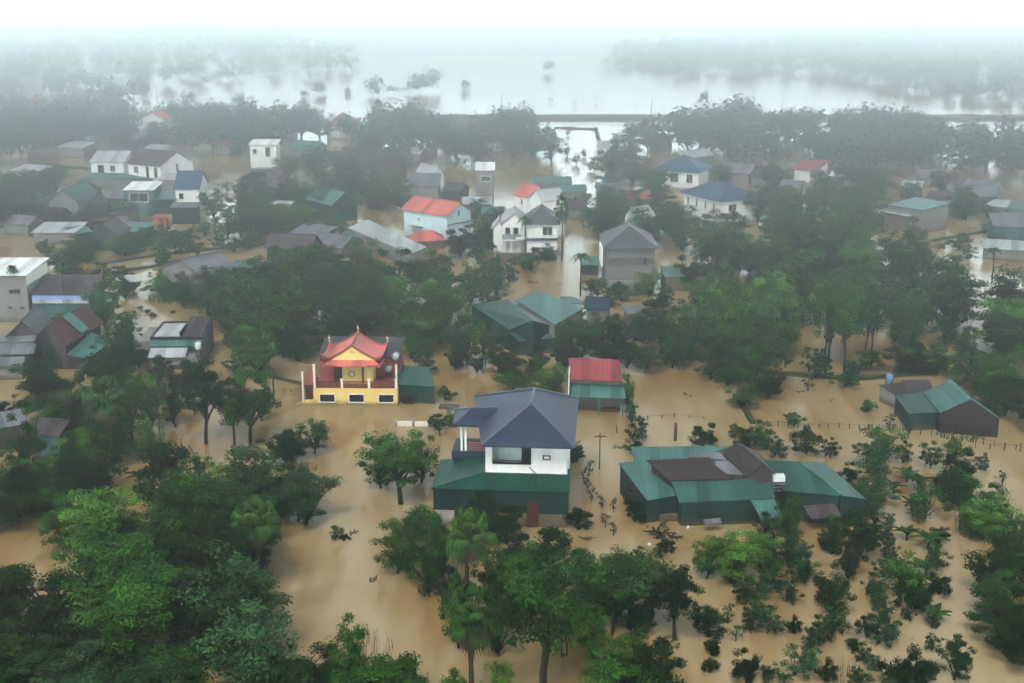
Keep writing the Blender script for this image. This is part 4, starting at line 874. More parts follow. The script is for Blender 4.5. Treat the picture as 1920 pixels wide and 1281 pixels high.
fence('wire fence with leaning posts crossing the flooded orchard top', [(1440, 800), (1560, 803), (1660, 806), (1760, 820), (1925, 848)], 26)
fence('short post fence in water behind the green-roofed farmhouse', [(1190, 790), (1260, 782), (1320, 786)], 6, .35)
fence('post fence running off the east edge of the orchard', [(1800, 838), (1940, 850)], 6, .7)
fence('low fence near the yellow house porch', [(515, 738), (545, 735), (572, 728)], 5, .3)
fence('leaning post fence in the lower orchard', [(1600, 940), (1660, 1010), (1700, 1090)], 7, .5)
def wire(label, a, b_, sag):
    m = MB(); m.tube([a.lerp(b_, i / 12) - Vector((0, 0, sag * math.sin(math.pi * i / 12))) for i in range(13)], .014, 4)
    o = m.make('cable', M('wire_dark')); tag(o, label, 'cable')
wire('thin cable crossing the open water east of the white house', at_Y(1180, 776, 128), at_Y(1560, 797, 132), .5)
wire('thin wire sagging across the front of the yellow house', at_Y(500, 744, 132), at_Y(760, 748, 132), .5)
wire('wire running off the thin pole with cross arm', at_Y(1124, 813, 119), at_Y(1262, 795, 135), .6)
wire('wire from the thin pole to the white house wall', at_Y(1124, 815, 119), at_Y(1062, 862, 106), .5)
# floating things
def bobbing(name, label, cat, px, py, fn, mat):
    p = P(px, py); m = MB(); fn(m); o = m.make(name, M(mat)); o.location = p; tag(o, label, cat); o.rotation_euler = (0, 0, rnd.random() * 3); return o
bobbing('broken_stump', 'dark broken timber sticking out of open water by the fence', 'timber', 1622, 806, lambda m: m.box(-.5, .4, -.1, .1, -.1, .12).box(.25, .42, -.1, .12, -.1, .55), 'dark_wood').rotation_euler = (0, 0, .1)
bobbing('floating_plank', 'dark plank floating beside the leafy pole tree', 'plank', 1672, 822, lambda m: m.box(-.65, .65, -.1, .1, -.02, .07), 'wood').rotation_euler = (0, 0, -.1)
for k, (px, py, l_) in enumerate(((997, 985, 'white bag floating at the white house door'), (600 + 835, 0, ''), (1217, 1022, 'white scrap floating by the rubbish heap'), (437, 858, 'white bucket floating among the left trees'), (1290, 990, 'white float beside the farmhouse coop'))):
    if l_: bobbing('floating_bag', l_, 'bag', px, py, lambda m: m.lathe((0, 0, -.05), [(.10, 0), (.17, .08), (.13, .17), (.05, .22)], 8), 'white_plastic')
def heap(m):
    for _ in range(26):
        a = rnd.random() * 6.28; r_ = rnd.random() * 1.1; l = rnd.uniform(.4, 1.1); b2 = rnd.random() * 6.28
        m.tube([(r_ * math.cos(a), r_ * math.sin(a), rnd.uniform(-.1, .5)), (r_ * math.cos(a) + l * math.cos(b2), r_ * math.sin(a) + l * math.sin(b2), rnd.uniform(0, .7))], rnd.uniform(.03, .08), 5)
for k, (px, py, where) in enumerate(((640, 1005, 'in the open channel beside the left woods'), (660, 1000, 'just right of the drowned clump in the channel'), (612, 905, 'off the tip of the left woods'), (455, 862, 'below the left trees'), (700, 1090, 'in mid channel'), (850, 800, 'beside the white house porch'), (1165, 840, 'between white house and farmhouse'), (1105, 1010, 'in the lane by the farmhouse'), (1290, 740, 'in the open middle water'), (1560, 750, 'west of the teal barn'), (1500, 735, 'under the right middle grove'), (1000, 530, 'in the flooded yard below the villa'), (905, 745, 'behind the white house'), (540, 820, 'south of the yellow house'), (1890, 960, 'in the east channel'), (1770, 1060, 'in the channel through the orchard'))):
    def twig(m, k=k):
        q = random.Random(k)
        for _ in range(7):
            a = q.random() * 6.28; l_ = q.uniform(.3, 1.0); m.tube([(q.uniform(-.3, .3), q.uniform(-.3, .3), -.03), (l_ * math.cos(a), l_ * math.sin(a) * .6, q.uniform(.0, .22))], q.uniform(.015, .05), 4)
    bobbing('floating_branch', 'tangle of dark branches adrift ' + where, 'branch', px, py, twig, 'bark')['group'] = 'branches adrift on the flood'
bobbing('brushwood_heap', 'grey heap of brushwood in front of the farmhouse', 'brushwood', 1245, 1005, heap, 'bark')
# ================================================================== plants
def leaf_mesh(name, C, N, L, Wd, tone, mat, droop=None):
    """many small leaf-shaped faces: centres C, face normals N, lengths L, widths Wd (numpy)"""
    n = len(C); rs = np.random.RandomState(len(C) % 9973)
    N = N / (np.linalg.norm(N, axis=1, keepdims=True) + 1e-9)
    a = rs.normal(size=(n, 3)); u = np.cross(N, a); u /= (np.linalg.norm(u, axis=1, keepdims=True) + 1e-9); v = np.cross(N, u)
    L = L[:, None]; Wd = Wd[:, None]
    p = np.stack([C - u * L / 2, C + v * Wd / 2 - N * L * .08, C + u * L / 2 - N * L * .15, C - v * Wd / 2 - N * L * .08], axis=1).reshape(-1, 3)
    me = bpy.data.meshes.new(name)
    me.vertices.add(4 * n); me.vertices.foreach_set('co', p.astype(np.float32).ravel())
    me.loops.add(4 * n); me.loops.foreach_set('vertex_index', np.arange(4 * n, dtype=np.int32))
    me.polygons.add(n); me.polygons.foreach_set('loop_start', np.arange(0, 4 * n, 4, dtype=np.int32)); me.polygons.foreach_set('loop_total', np.full(n, 4, dtype=np.int32))
    me.update(calc_edges=True)
    at = me.attributes.new('tone', 'FLOAT', 'FACE'); at.data.foreach_set('value', tone.astype(np.float32))
    me.materials.append(mat); return me

def tree_meshes(seed, H, Rc, mat, n_cl, per, leaf, base=0.35, flat=1.0, open_=0.0, spread=1.0, ntr=1, wisp=0.0):
    """trunk + limbs, and a crown of leaf clumps at the limb ends; returns (trunk mesh, crown mesh)"""
    rs = np.random.RandomState(seed); r = random.Random(seed)
    zc = H * (base + 1) / 2; rz = H * (1 - base) / 2 * flat
    cl = []
    tries = 0
    while len(cl) < n_cl and tries < n_cl * 30:
        tries += 1
        d = rs.normal(size=3); d /= np.linalg.norm(d); q = rs.rand() ** (0.42)
        lob = 1 + 0.28 * math.sin(3 * math.atan2(d[1], d[0]) + seed) + .16 * math.sin(5 * math.atan2(d[1], d[0]) + 2 * seed)
        p = np.array([d[0] * Rc * q * lob * spread, d[1] * Rc * q * lob * spread, zc + d[2] * rz * q])
        if p[2] < H * base * .75: continue
        if open_ and any(np.linalg.norm(p - c) < Rc * open_ for c in cl): continue
        cl.append(p)
    cl = np.array(cl)
    C, N, T = [], [], []
    for c in cl:
        rc = Rc * rs.uniform(.20, .36) * (1 - .35 * open_); k = int(per * rs.uniform(.6, 1.4))
        d = rs.normal(size=(k, 3)); d /= np.linalg.norm(d, axis=1, keepdims=True)
        rad = rc * rs.rand(k, 1) ** .4 * (1 + wisp * rs.rand(k, 1) ** 3 * 1.6)
        C.append(c + d * rad * np.array([1.1, 1.1, .75])); N.append(d * .8 + np.array([0, 0, .65]) + rs.normal(size=(k, 3)) * .45)
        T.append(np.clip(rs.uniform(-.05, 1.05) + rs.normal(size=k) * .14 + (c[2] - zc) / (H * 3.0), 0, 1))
    C = np.concatenate(C); N = np.concatenate(N); T = np.concatenate(T); n = len(C)
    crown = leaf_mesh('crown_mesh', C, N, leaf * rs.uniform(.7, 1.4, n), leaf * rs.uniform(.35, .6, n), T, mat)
    m = MB(); hb = H * base
    for t in range(ntr):
        ox, oy = ((r.uniform(-.5, .5), r.uniform(-.5, .5)) if ntr > 1 else (0, 0)); lx, ly = r.uniform(-.06, .06) * H + ox * 1.6, r.uniform(-.06, .06) * H + oy * 1.6
        rt = .026 * H / math.sqrt(ntr); top = Vector((lx, ly, hb + (H - hb) * .55))
        m.tube([(ox, oy, -1.6), (ox + lx * .2, oy + ly * .15, hb * .5), (lx * .7, ly * .7, hb), top], [rt * 1.25, rt, rt * .8, rt * .3], 7)
        for c in cl[r.randrange(2)::max(1, len(cl) // 12 * ntr)]:
            z0 = hb * r.uniform(.75, 1.15); z0 = min(z0, c[2] * .9); k = z0 / max(hb, .1)
            s0 = Vector((lx * .7 * k, ly * .7 * k, z0)); e = Vector(c); mid = s0.lerp(e, .5) + Vector((0, 0, .12 * (e - s0).length))
            m.tube([s0, mid, e], [rt * .5, rt * .32, rt * .12], 5)
    trunk = mesh_of('trunk_mesh', m.v, m.f, BARK, True)
    return trunk, crown

def fan_palm(seed, H):
    r = random.Random(seed); m = MB(); k = 8
    m.tube([(.25 * math.sin(i * .4) * i / k, 0, -1.6 + (H + 1.6) * i / k) for i in range(k + 1)], [.20 - .006 * i for i in range(k + 1)], 8)
    top = Vector((.25 * math.sin(k * .4), 0, H)); trunk = mesh_of('palm_trunk_mesh', m.v, m.f, BARK, True)
    def fans(n, el0, el1, plen, size, seedo, drop):
        V, F, T = [], [], []
        for i in range(n):
            az = i * 2.39996 + r.uniform(-.25, .25); el = el0 + (el1 - el0) * (i + .5) / n + r.uniform(-.12, .12)
            L = plen * r.uniform(.8, 1.15); S = size * r.uniform(.8, 1.15); tn = r.random()
            d = Vector((math.cos(az) * math.cos(el), math.sin(az) * math.cos(el), math.sin(el)))
            base = top + d * L + Vector((0, 0, -.1 * L)); side = Vector((-math.sin(az), math.cos(az), 0)); up = side.cross(d) * -1
            if up.z < 0: up = -up
            # petiole
            o = len(V); w = .03
            for p_ in (top + side * w, top - side * w, base - side * w, base + side * w): V.append(tuple(p_))
            F.append((o, o + 1, o + 2, o + 3)); T.append(tn)
            ns = 15
            for j in range(ns):
                a = -1.75 + 3.5 * j / (ns - 1); sl = S * (1 - .12 * abs(a)) * r.uniform(.9, 1.08)
                dd = (d * math.cos(a) + side * math.sin(a)).normalized(); fold = up * (.10 * S)
                sd = dd.cross(up).normalized() * S * .075
                q1 = base + dd * sl * .58 + fold; q2 = base + dd * sl + Vector((0, 0, -drop * sl * .45)) - up * .05
                o = len(V)
                for p_ in (base, q1 - sd, q2, q1 + sd): V.append(tuple(p_))
                F += [(o, o + 1, o + 3), (o + 1, o + 2, o + 3)]; T += [tn, min(1, tn + .1)]
        return V, F, T
    def mk(nm, V, F, T, mat):
        me = mesh_of(nm, V, F, mat); at = me.attributes.new('tone', 'FLOAT', 'FACE'); at.data.foreach_set('value', np.array(T, dtype=np.float32)); return me
    cr = mk('palm_crown_mesh', *fans(28, -.6, 1.35, 1.2, .95, 0, 1.1), LF_PALM)
    dr = mk('palm_skirt_mesh', *fans(18, -1.25, -.5, 1.0, .9, 5, .9), LF_DRY)
    return trunk, cr, dr

def feather_palm(seed, H, n=14, L=2.2, mat=None, trunk_r=.12):
    r = random.Random(seed); m = MB()
    m.tube([(0, 0, -1.6), (.1, .05, H * .5), (.15, 0, H)], [trunk_r * 1.2, trunk_r, trunk_r * .8], 7); trunk = mesh_of('areca_trunk_mesh', m.v, m.f, BARK, True)
    top = Vector((.15, 0, H)); V, F, T = [], [], []
    for i in range(n):
        az = i * 2.39996; el = .2 + .95 * (i / n); d = Vector((math.cos(az), math.sin(az), 0)); side = Vector((-d.y, d.x, 0)); tn = r.random()
        pts = [top + d * L * t * math.cos(el) + Vector((0, 0, L * (math.sin(el) * t - .75 * t * t))) for t in [k / 10 for k in range(11)]]
        for k in range(1, 11):
            ll = .55 * math.sin(math.pi * min(1, .15 + k / 11)) + .12
            for s in (-1, 1):
                o = len(V); p0 = pts[k - 1]; p1 = pts[k]; e = (p0 + p1) / 2 + side * s * ll + Vector((0, 0, -.28 * ll)) + (p1 - p0) * .8
                for p_ in (p0, e, p1): V.append(tuple(p_))
                F.append((o, o + 1, o + 2)); T.append(tn)
    me = mesh_of('areca_crown_mesh', V, F, mat or LF_PALM); at = me.attributes.new('tone', 'FLOAT', 'FACE'); at.data.foreach_set('value', np.array(T, dtype=np.float32))
    return trunk, me

def banana(seed, H=2.0):
    r = random.Random(seed); m = MB(); V, F, T = [], [], []
    for s_ in range(r.choice((1, 2, 3))):
        ox, oy = (0, 0) if s_ == 0 else (r.uniform(-.7, .7), r.uniform(-.7, .7)); h = H * (1 - .25 * s_) * r.uniform(.28, .4)
        m.tube([(ox, oy, -1.5), (ox, oy, h)], [.13, .07], 7); top = Vector((ox, oy, h))
        for i in range(8):
            az = i * 2.39996 + s_; el = r.uniform(.95, 1.45); L = r.uniform(1.1, 1.7) * H / 2.0; d = Vector((math.cos(az), math.sin(az), 0)); side = Vector((-d.y, d.x, 0)); tn = r.random(); o = len(V); K = 7
            for k in range(K + 1):
                t = k / K; p = top + d * L * t * math.cos(el * (1 - .5 * t)) + Vector((0, 0, L * (math.sin(el) * t - .6 * t * t))); w = .27 * math.sin(math.pi * min(1, .10 + t * .92)) + .02
                for q in (p - side * w + Vector((0, 0, -.06)), p + Vector((0, 0, .03)), p + side * w + Vector((0, 0, -.06))): V.append(tuple(q))
            for k in range(K):
                a = o + k * 3; F += [(a, a + 1, a + 4, a + 3), (a + 1, a + 2, a + 5, a + 4)]; T += [tn, tn]
    trunk = mesh_of('banana_stem_mesh', m.v, m.f, LF_BAN, True)
    me = mesh_of('banana_leaf_mesh', V, F, LF_BAN); at = me.attributes.new('tone', 'FLOAT', 'FACE'); at.data.foreach_set('value', np.array(T, dtype=np.float32))
    return trunk, me

def blades(seed, n, R_, H, mat, w=.03, lean=.5):
    rs = np.random.RandomState(seed); V, F, T = [], [], []
    for i in range(n):
        a, q = rs.rand() * 6.28, R_ * rs.rand() ** .5; x, y = q * math.cos(a), q * math.sin(a); b = rs.rand() * 6.28; h = H * rs.uniform(.5, 1.1); l = lean * h * rs.rand(); o = len(V); s = np.array([-math.sin(b), math.cos(b)]) * w
        V += [(x - s[0], y - s[1], -.5), (x + s[0], y + s[1], -.5), (x + l * .4 * math.cos(b) + s[0], y + l * .4 * math.sin(b) + s[1], h * .6), (x + l * .4 * math.cos(b) - s[0], y + l * .4 * math.sin(b) - s[1], h * .6), (x + l * math.cos(b), y + l * math.sin(b), h)]
        F += [(o, o + 1, o + 2, o + 3), (o + 3, o + 2, o + 4)]; T += [rs.rand()] * 2
    me = mesh_of('blade_mesh', V, F, mat); at = me.attributes.new('tone', 'FLOAT', 'FACE'); at.data.foreach_set('value', np.array(T, dtype=np.float32)); return me

def bamboo(seed, H=7.0, Rb=1.3):
    """clump of arching canes with fine leaves"""
    rs = np.random.RandomState(seed); m = MB(); C, N, T = [], [], []
    for i in range(26):
        a = rs.rand() * 6.28; q = Rb * .5 * rs.rand(); h = H * rs.uniform(.6, 1.05); l = rs.uniform(.5, 1.7) * Rb; b0 = Vector((q * math.cos(a), q * math.sin(a), -1.6)); d = Vector((math.cos(a), math.sin(a), 0))
        pts = [b0 + d * l * t ** 2 + Vector((0, 0, (h + 1.6) * (t - .18 * t ** 3))) for t in (0, .3, .6, .85, 1)]
        m.tube(pts, [.05, .045, .035, .02, .01], 5, False); tn = rs.rand()
        for k in range(150):
            t = rs.uniform(.35, 1.02) ; p = b0 + d * l * t ** 2 + Vector((0, 0, (h + 1.6) * (t - .18 * t ** 3)))
            C.append(np.array(p) + rs.normal(size=3) * .36 * (1.3 - .5 * t)); N.append(np.array([0, 0, 1]) + rs.normal(size=3) * .7); T.append(np.clip(tn + rs.normal() * .12, 0, 1))
    C = np.array(C); n = len(C)
    crown = leaf_mesh('bamboo_leaf_mesh', C, np.array(N), rs.uniform(.25, .5, n), rs.uniform(.07, .13, n), np.array(T), LF_LIGHT)
    return mesh_of('bamboo_cane_mesh', m.v, m.f, BARK, True), crown

# kinds: list of variants, every variant (H, R, ((part name, mesh), ...))
KIND = {}
def reg(k, variants): KIND[k] = variants
def bt(seeds, H, Rc, mat, *a, **k):
    out = []
    for s in seeds:
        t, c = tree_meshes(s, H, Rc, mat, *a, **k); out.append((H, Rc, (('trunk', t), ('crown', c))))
    return out
reg('dense', bt((11, 12, 13, 14), 8, 2.7, LF_DARK, 46, 135, .31, base=.06))
reg('mid', bt((21, 22, 23, 24), 8, 2.8, LF_MID, 44, 125, .30, base=.09, open_=.20, wisp=.3))
reg('light', bt((31, 32, 33), 8, 2.6, LF_LIGHT, 42, 125, .29, base=.08, open_=.18, wisp=.4))
reg('airy', bt((41, 42, 43), 8, 3.0, LF_MID, 40, 100, .25, base=.34, open_=.24, wisp=.35, ntr=2))
reg('grey', bt((51, 52, 53), 8, 2.8, LF_BLUE, 44, 120, .30, base=.09, open_=.20, wisp=.3))
reg('bush', bt((61, 62, 63, 64), 2.6, 1.5, LF_DARK, 30, 150, .17, base=.02, flat=1.0))
reg('lime_bush', bt((65, 66), 2.4, 1.4, LF_MID, 26, 130, .16, base=.02))
reg('citrus', bt((71, 72, 73, 74), 2.6, 1.15, LF_BLUE, 22, 90, .17, base=.08, open_=.38, wisp=.5, ntr=2))
reg('garden', bt((91, 92, 93), 3.6, 1.5, LF_LIGHT, 30, 90, .19, base=.08, open_=.22, wisp=.4) + bt((94, 95, 96), 3.6, 1.5, LF_MID, 30, 90, .19, base=.06, open_=.22, wisp=.4))
reg('lone', bt((97, 98), 8, 2.6, LF_DARK, 52, 150, .24, base=.30, open_=.18) + bt((99, 100), 8, 2.6, LF_MID, 50, 150, .24, base=.30, open_=.2))
reg('column', bt((81,), 8, .75, LF_DARK, 40, 60, .22, base=.03))
reg('sprig', bt((85, 86), 2.2, .7, LF_BLUE, 9, 34, .18, base=.25, open_=.3, wisp=1.5))
reg('floating', bt((87, 88), .7, .9, LF_DARK, 12, 40, .2, base=-.2))
reg('fan', [(6, 2, (('trunk', a), ('crown', b), ('dead_fronds', c))) for a, b, c in (fan_palm(1, 6), fan_palm(2, 6))])
reg('areca', [(6, 2, (('trunk', a), ('crown', b))) for a, b in (feather_palm(1, 6), feather_palm(2, 6))])
reg('banana', [(2, 1.2, (('stem', a), ('leaves', b))) for a, b in (banana(1), banana(2), banana(3), banana(4))])
reg('bamboo', [(7, 1.6, (('stem', a), ('leaves', b))) for a, b in (bamboo(1), bamboo(2), bamboo(3))])
DESC = {'garden': ('garden_tree', 'light garden tree', 'tree'), 'lone': ('broadleaf_tree', 'bare-trunked broadleaf tree', 'tree'), 'dense': ('evergreen_tree', 'dark dense rounded tree', 'tree'), 'mid': ('broadleaf_tree', 'mid-green broadleaf tree', 'tree'), 'light': ('leafy_tree', 'light green leafy tree', 'tree'),
        'airy': ('slender_tree', 'thin forked tree', 'tree'), 'grey': ('broadleaf_tree', 'grey-green broadleaf tree', 'tree'), 'bush': ('round_bush', 'dark rounded bush', 'bush'), 'lime_bush': ('round_bush', 'mid-green rounded bush', 'bush'),
        'citrus': ('orchard_tree', 'small grey-green orchard tree', 'tree'), 'column': ('conifer_tree', 'tall narrow dark conifer', 'conifer'), 'sprig': ('sapling', 'spindly sapling', 'sapling'), 'floating': ('leafy_clump', 'drowned leafy clump', 'clump'),
        'fan': ('fan_palm', 'fan palm', 'palm'), 'areca': ('feather_palm', 'feather-leaved palm', 'palm'), 'banana': ('banana_plant', 'banana plant', 'banana plant'), 'bamboo': ('bamboo_clump', 'arching bamboo clump', 'bamboo')}
PLANTS = []
def plant(kind, p, H=None, Rr=None, var=None, rz=None, label=None):
    v = KIND[kind][rnd.randrange(len(KIND[kind])) if var is None else var]
    sz = (H / v[0]) if H else 1.0; sx = (Rr / v[1]) if Rr else sz
    nm, desc, cat = DESC[kind]
    o = empty(nm, (p.x, p.y, 0), rnd.random() * 6.28 if rz is None else rz); o.scale = (sx, sx, sz)
    o['category'] = cat
    for pn, me in v[2]: link(pn, me, o)
    PLANTS.append([o, kind, H or v[0], label]); return o
def inside(x, y, poly):
    c = False; j = len(poly) - 1
    for i in range(len(poly)):
        (xi, yi), (xj, yj) = poly[i], poly[j]
        if (yi > y) != (yj > y) and x < (xj - xi) * (y - yi) / (yj - yi) + xi: c = not c
        j = i
    return c
AVOID = []     # picture rectangles at water level kept open
def grove(poly, spacing, kinds, h0, h1, fill=1.0, jit=.45, rr=None):
    """trees at about one spacing apart over a patch of ground given by its outline"""
    spacing *= 1.24
    wp = [(P(x, y).x, P(x, y).y) for x, y in poly]
    xs = [a for a, _ in wp]; ys = [b for _, b in wp]; n = 0
    y = min(ys); row = 0
    while y <= max(ys):
        x = min(xs) + (spacing / 2 if row % 2 else 0)
        while x <= max(xs):
            qx, qy = x + rnd.uniform(-jit, jit) * spacing, y + rnd.uniform(-jit, jit) * spacing
            if inside(qx, qy, wp) and rnd.random() < fill:
                k = rnd.choice(kinds); h = rnd.uniform(h0, h1); s = h / KIND[k][0][0]
                plant(k, Vector((qx, qy, 0)), h, (rr or KIND[k][0][1] * (s ** .5)) * rnd.uniform(1.0, 1.3)); n += 1
            x += spacing
        y += spacing * .9; row += 1
    return n
def tree(kind, px, yb, ytop, rpx, **k):
    """tree by the waterline of its trunk, the row of its top and the half-width of its crown"""
    p = P(px, yb); t = at_Y(px, ytop, p.y); return plant(kind, p, max(.6, t.z), rpx / scale_at(yb) if rpx else None, **k)
def bush(kind, cx, cy, r, sq=.9, **k):
    s = scale_at(cy); rm = r / s; yb = cy + r * sq; p = P(cx, yb); s = scale_at(yb); rm = r / s
    hh = {'bush': 1.75, 'lime_bush': 1.6, 'citrus': 2.1, 'banana': 1.55, 'sprig': 2.6, 'garden': 2.2, 'floating': .8}[kind]
    return plant(kind, p, rm * hh, rm, **k)

# -- near left woods
grove([(90, 1010), (330, 965), (590, 965), (590, 1000), (500, 1050), (470, 1230), (480, 1440), (-60, 1460), (-40, 1260), (110, 1140)], 3.0, ['dense', 'mid', 'grey', 'mid', 'airy', 'light', 'dense'], 3.6, 6.8, .92)
grove([(-40, 905), (120, 905), (260, 915), (230, 965), (40, 985), (-40, 1010)], 3.2, ['dense', 'mid', 'light'], 4.0, 5.5)
grove([(250, 975), (560, 945), (600, 985), (400, 1000)], 2.6, ['light', 'light', 'mid', 'bamboo'], 3.6, 4.8)
grove([(-30, 1150), (20, 1160), (25, 1300), (-30, 1300)], 2.6, ['mid', 'dense'], 3, 4)
grove([(120, 790), (235, 800), (240, 905), (130, 880)], 3.0, ['mid', 'light', 'dense'], 4.0, 5.2)
grove([(40, 735), (130, 735), (120, 775), (40, 780)], 3.0, ['dense', 'grey'], 3.5, 4.6)
grove([(500, 862), (590, 848), (620, 870), (560, 900), (505, 880)], 2.2, ['mid', 'dense'], 2.2, 3.2)
tree('mid', 590, 850, 782, 30); tree('dense', 548, 858, 808, 34); tree('dense', 505, 965, 860, 42); tree('mid', 560, 975, 880, 45)
tree('lone', 386, 832, 670, 44, var=0); tree('lone', 470, 838, 690, 46, var=2); tree('lone', 440, 835, 700, 30, var=1); tree('dense', 491, 790, 705, 22)
tree('airy', 250, 845, 690, 40); tree('light', 285, 800, 700, 34); tree('grey', 330, 800, 700, 30); tree('dense', 90, 780, 665, 50); tree('dense', 70, 700, 640, 24)
tree('dense', 170, 800, 700, 40); tree('mid', 240, 785, 690, 36); tree('mid', 110, 830, 730, 40); tree('dense', 300, 738, 665, 30); tree('dense', 350, 745, 675, 34); tree('dense', 215, 735, 665, 34); tree('dense', 20, 800, 735, 26)
tree('light', 478, 710, 585, 45, label='broad light green tree standing west of the yellow house'); tree('grey', 455, 690, 610, 30)
tree('fan', 212, 885, 745, 46, label='fan palm with hanging dead fronds among the left trees', var=0)
tree('fan', 486, 1120, 975, 52, label='bright fan palm on the edge of the left woods', var=1)
tree('fan', 880, 1180, 1000, 52, label='fan palm in front of the dark green lean-to', var=0)
tree('fan', 888, 1345, 1150, 58, label='bright topped fan palm at the bottom centre of the picture', var=1)
tree('banana', 262, 915, 868, 24)
# -- centre foreground
tree('lone', 752, 945, 802, 58, label='full round tree west of the white house'); tree('mid', 715, 915, 840, 32); tree('mid', 790, 905, 812, 28)
tree('lime_bush', 790, 1010, 945, 42); tree('mid', 745, 1075, 980, 42); tree('mid', 800, 1110, 985, 50); tree('dense', 830, 1080, 985, 36)
tree('dense', 905, 1015, 922, 42, label='dark tree against the dark green lean-to'); tree('dense', 950, 1020, 945, 36); tree('mid', 870, 1030, 960, 26)
bush('bush', 1087, 968, 26); bush('banana', 1052, 1000, 24); bush('bush', 818, 790, 17); bush('sprig', 825, 805, 14)
tree('airy', 1030, 1310, 1030, 105, label='big spreading tree with dark forked trunk at the bottom centre', var=0)
grove([(960, 1085), (1080, 1080), (1200, 1105), (1240, 1180), (1100, 1190), (960, 1170)], 2.9, ['dense', 'mid', 'grey', 'airy'], 3.8, 5.2)
tree('airy', 1150, 1185, 1030, 50); tree('mid', 985, 1150, 1020, 50); tree('mid', 1090, 1130, 1025, 44); tree('dense', 1180, 1150, 1045, 36)
tree('lone', 1265, 1200, 1060, 48, label='straight-trunked dark tree beside the flooded lower orchard'); bush('bush', 1200, 1155, 36); bush('bush', 1330, 1160, 36)
tree('light', 1372, 1085, 1000, 62, label='bright feathery tree below the farmhouse coop'); tree('mid', 1325, 1085, 1010, 32); bush('bush', 1435, 1020, 30)
grove([(1100, 1300), (1240, 1290), (1260, 1400), (1080, 1420)], 2.6, ['mid', 'dense'], 3.0, 4.4); tree('mid', 1150, 1300, 1190, 55); tree('lime_bush', 1215, 1290, 1230, 40)
grove([(540, 1300), (680, 1290), (790, 1330), (780, 1400), (540, 1400)], 2.3, ['dense', 'mid'], 2.6, 3.8)
tree('mid', 665, 1320, 1155, 40); tree('bush', 600, 1320, 1230, 60); tree('bush', 740, 1320, 1240, 60)
for px, yb, r_ in ((1095, 905, 8), (1110, 940, 10), (1105, 890, 10), (1128, 955, 8), (1100, 925, 9), (1135, 990, 10), (1150, 960, 8), (1150, 1005, 9)): tree('sprig', px, yb, yb - 30, r_)
bush('citrus', 1197, 806, 22); bush('lime_bush', 1188, 832, 20); bush('citrus', 1076, 845, 18); bush('bush', 1080, 855, 14); bush('citrus', 1200, 930, 22); bush('bush', 1188, 945, 22); bush('bush', 1200, 965, 16)
tree('lime_bush', 835, 752, 722, 17); bush('citrus', 630, 998, 14); bush('floating', 645, 1000, 12)
for px, yb, yt, r_, k in ((860, 1215, 1080, 34, 'mid'), (935, 1230, 1090, 38, 'dense'), (960, 1175, 1050, 40, 'mid'), (920, 1150, 1040, 34, 'grey'), (845, 1150, 1060, 28, 'dense'), (1000, 1100, 1010, 36, 'dense'), (1060, 1230, 1110, 36, 'airy'), (1110, 1240, 1130, 34, 'garden'), (940, 1330, 1235, 30, 'garden'), (850, 1335, 1250, 30, 'lime_bush'), (1190, 1245, 1180, 26, 'garden'), (770, 1050, 960, 34, 'airy'),
        (60, 900, 770, 34, 'mid'), (150, 930, 800, 38, 'light'), (285, 900, 790, 26, 'airy'), (370, 935, 850, 30, 'light'), (30, 960, 850, 40, 'dense')): tree(k, px, yb, yt, r_)
tree('areca', 172, 880, 735, 26, label='feather-leaved palm over the near left trees'); tree('areca', 1500, 940, 880, 18, label='small feather-leaved palm by the long green shed')
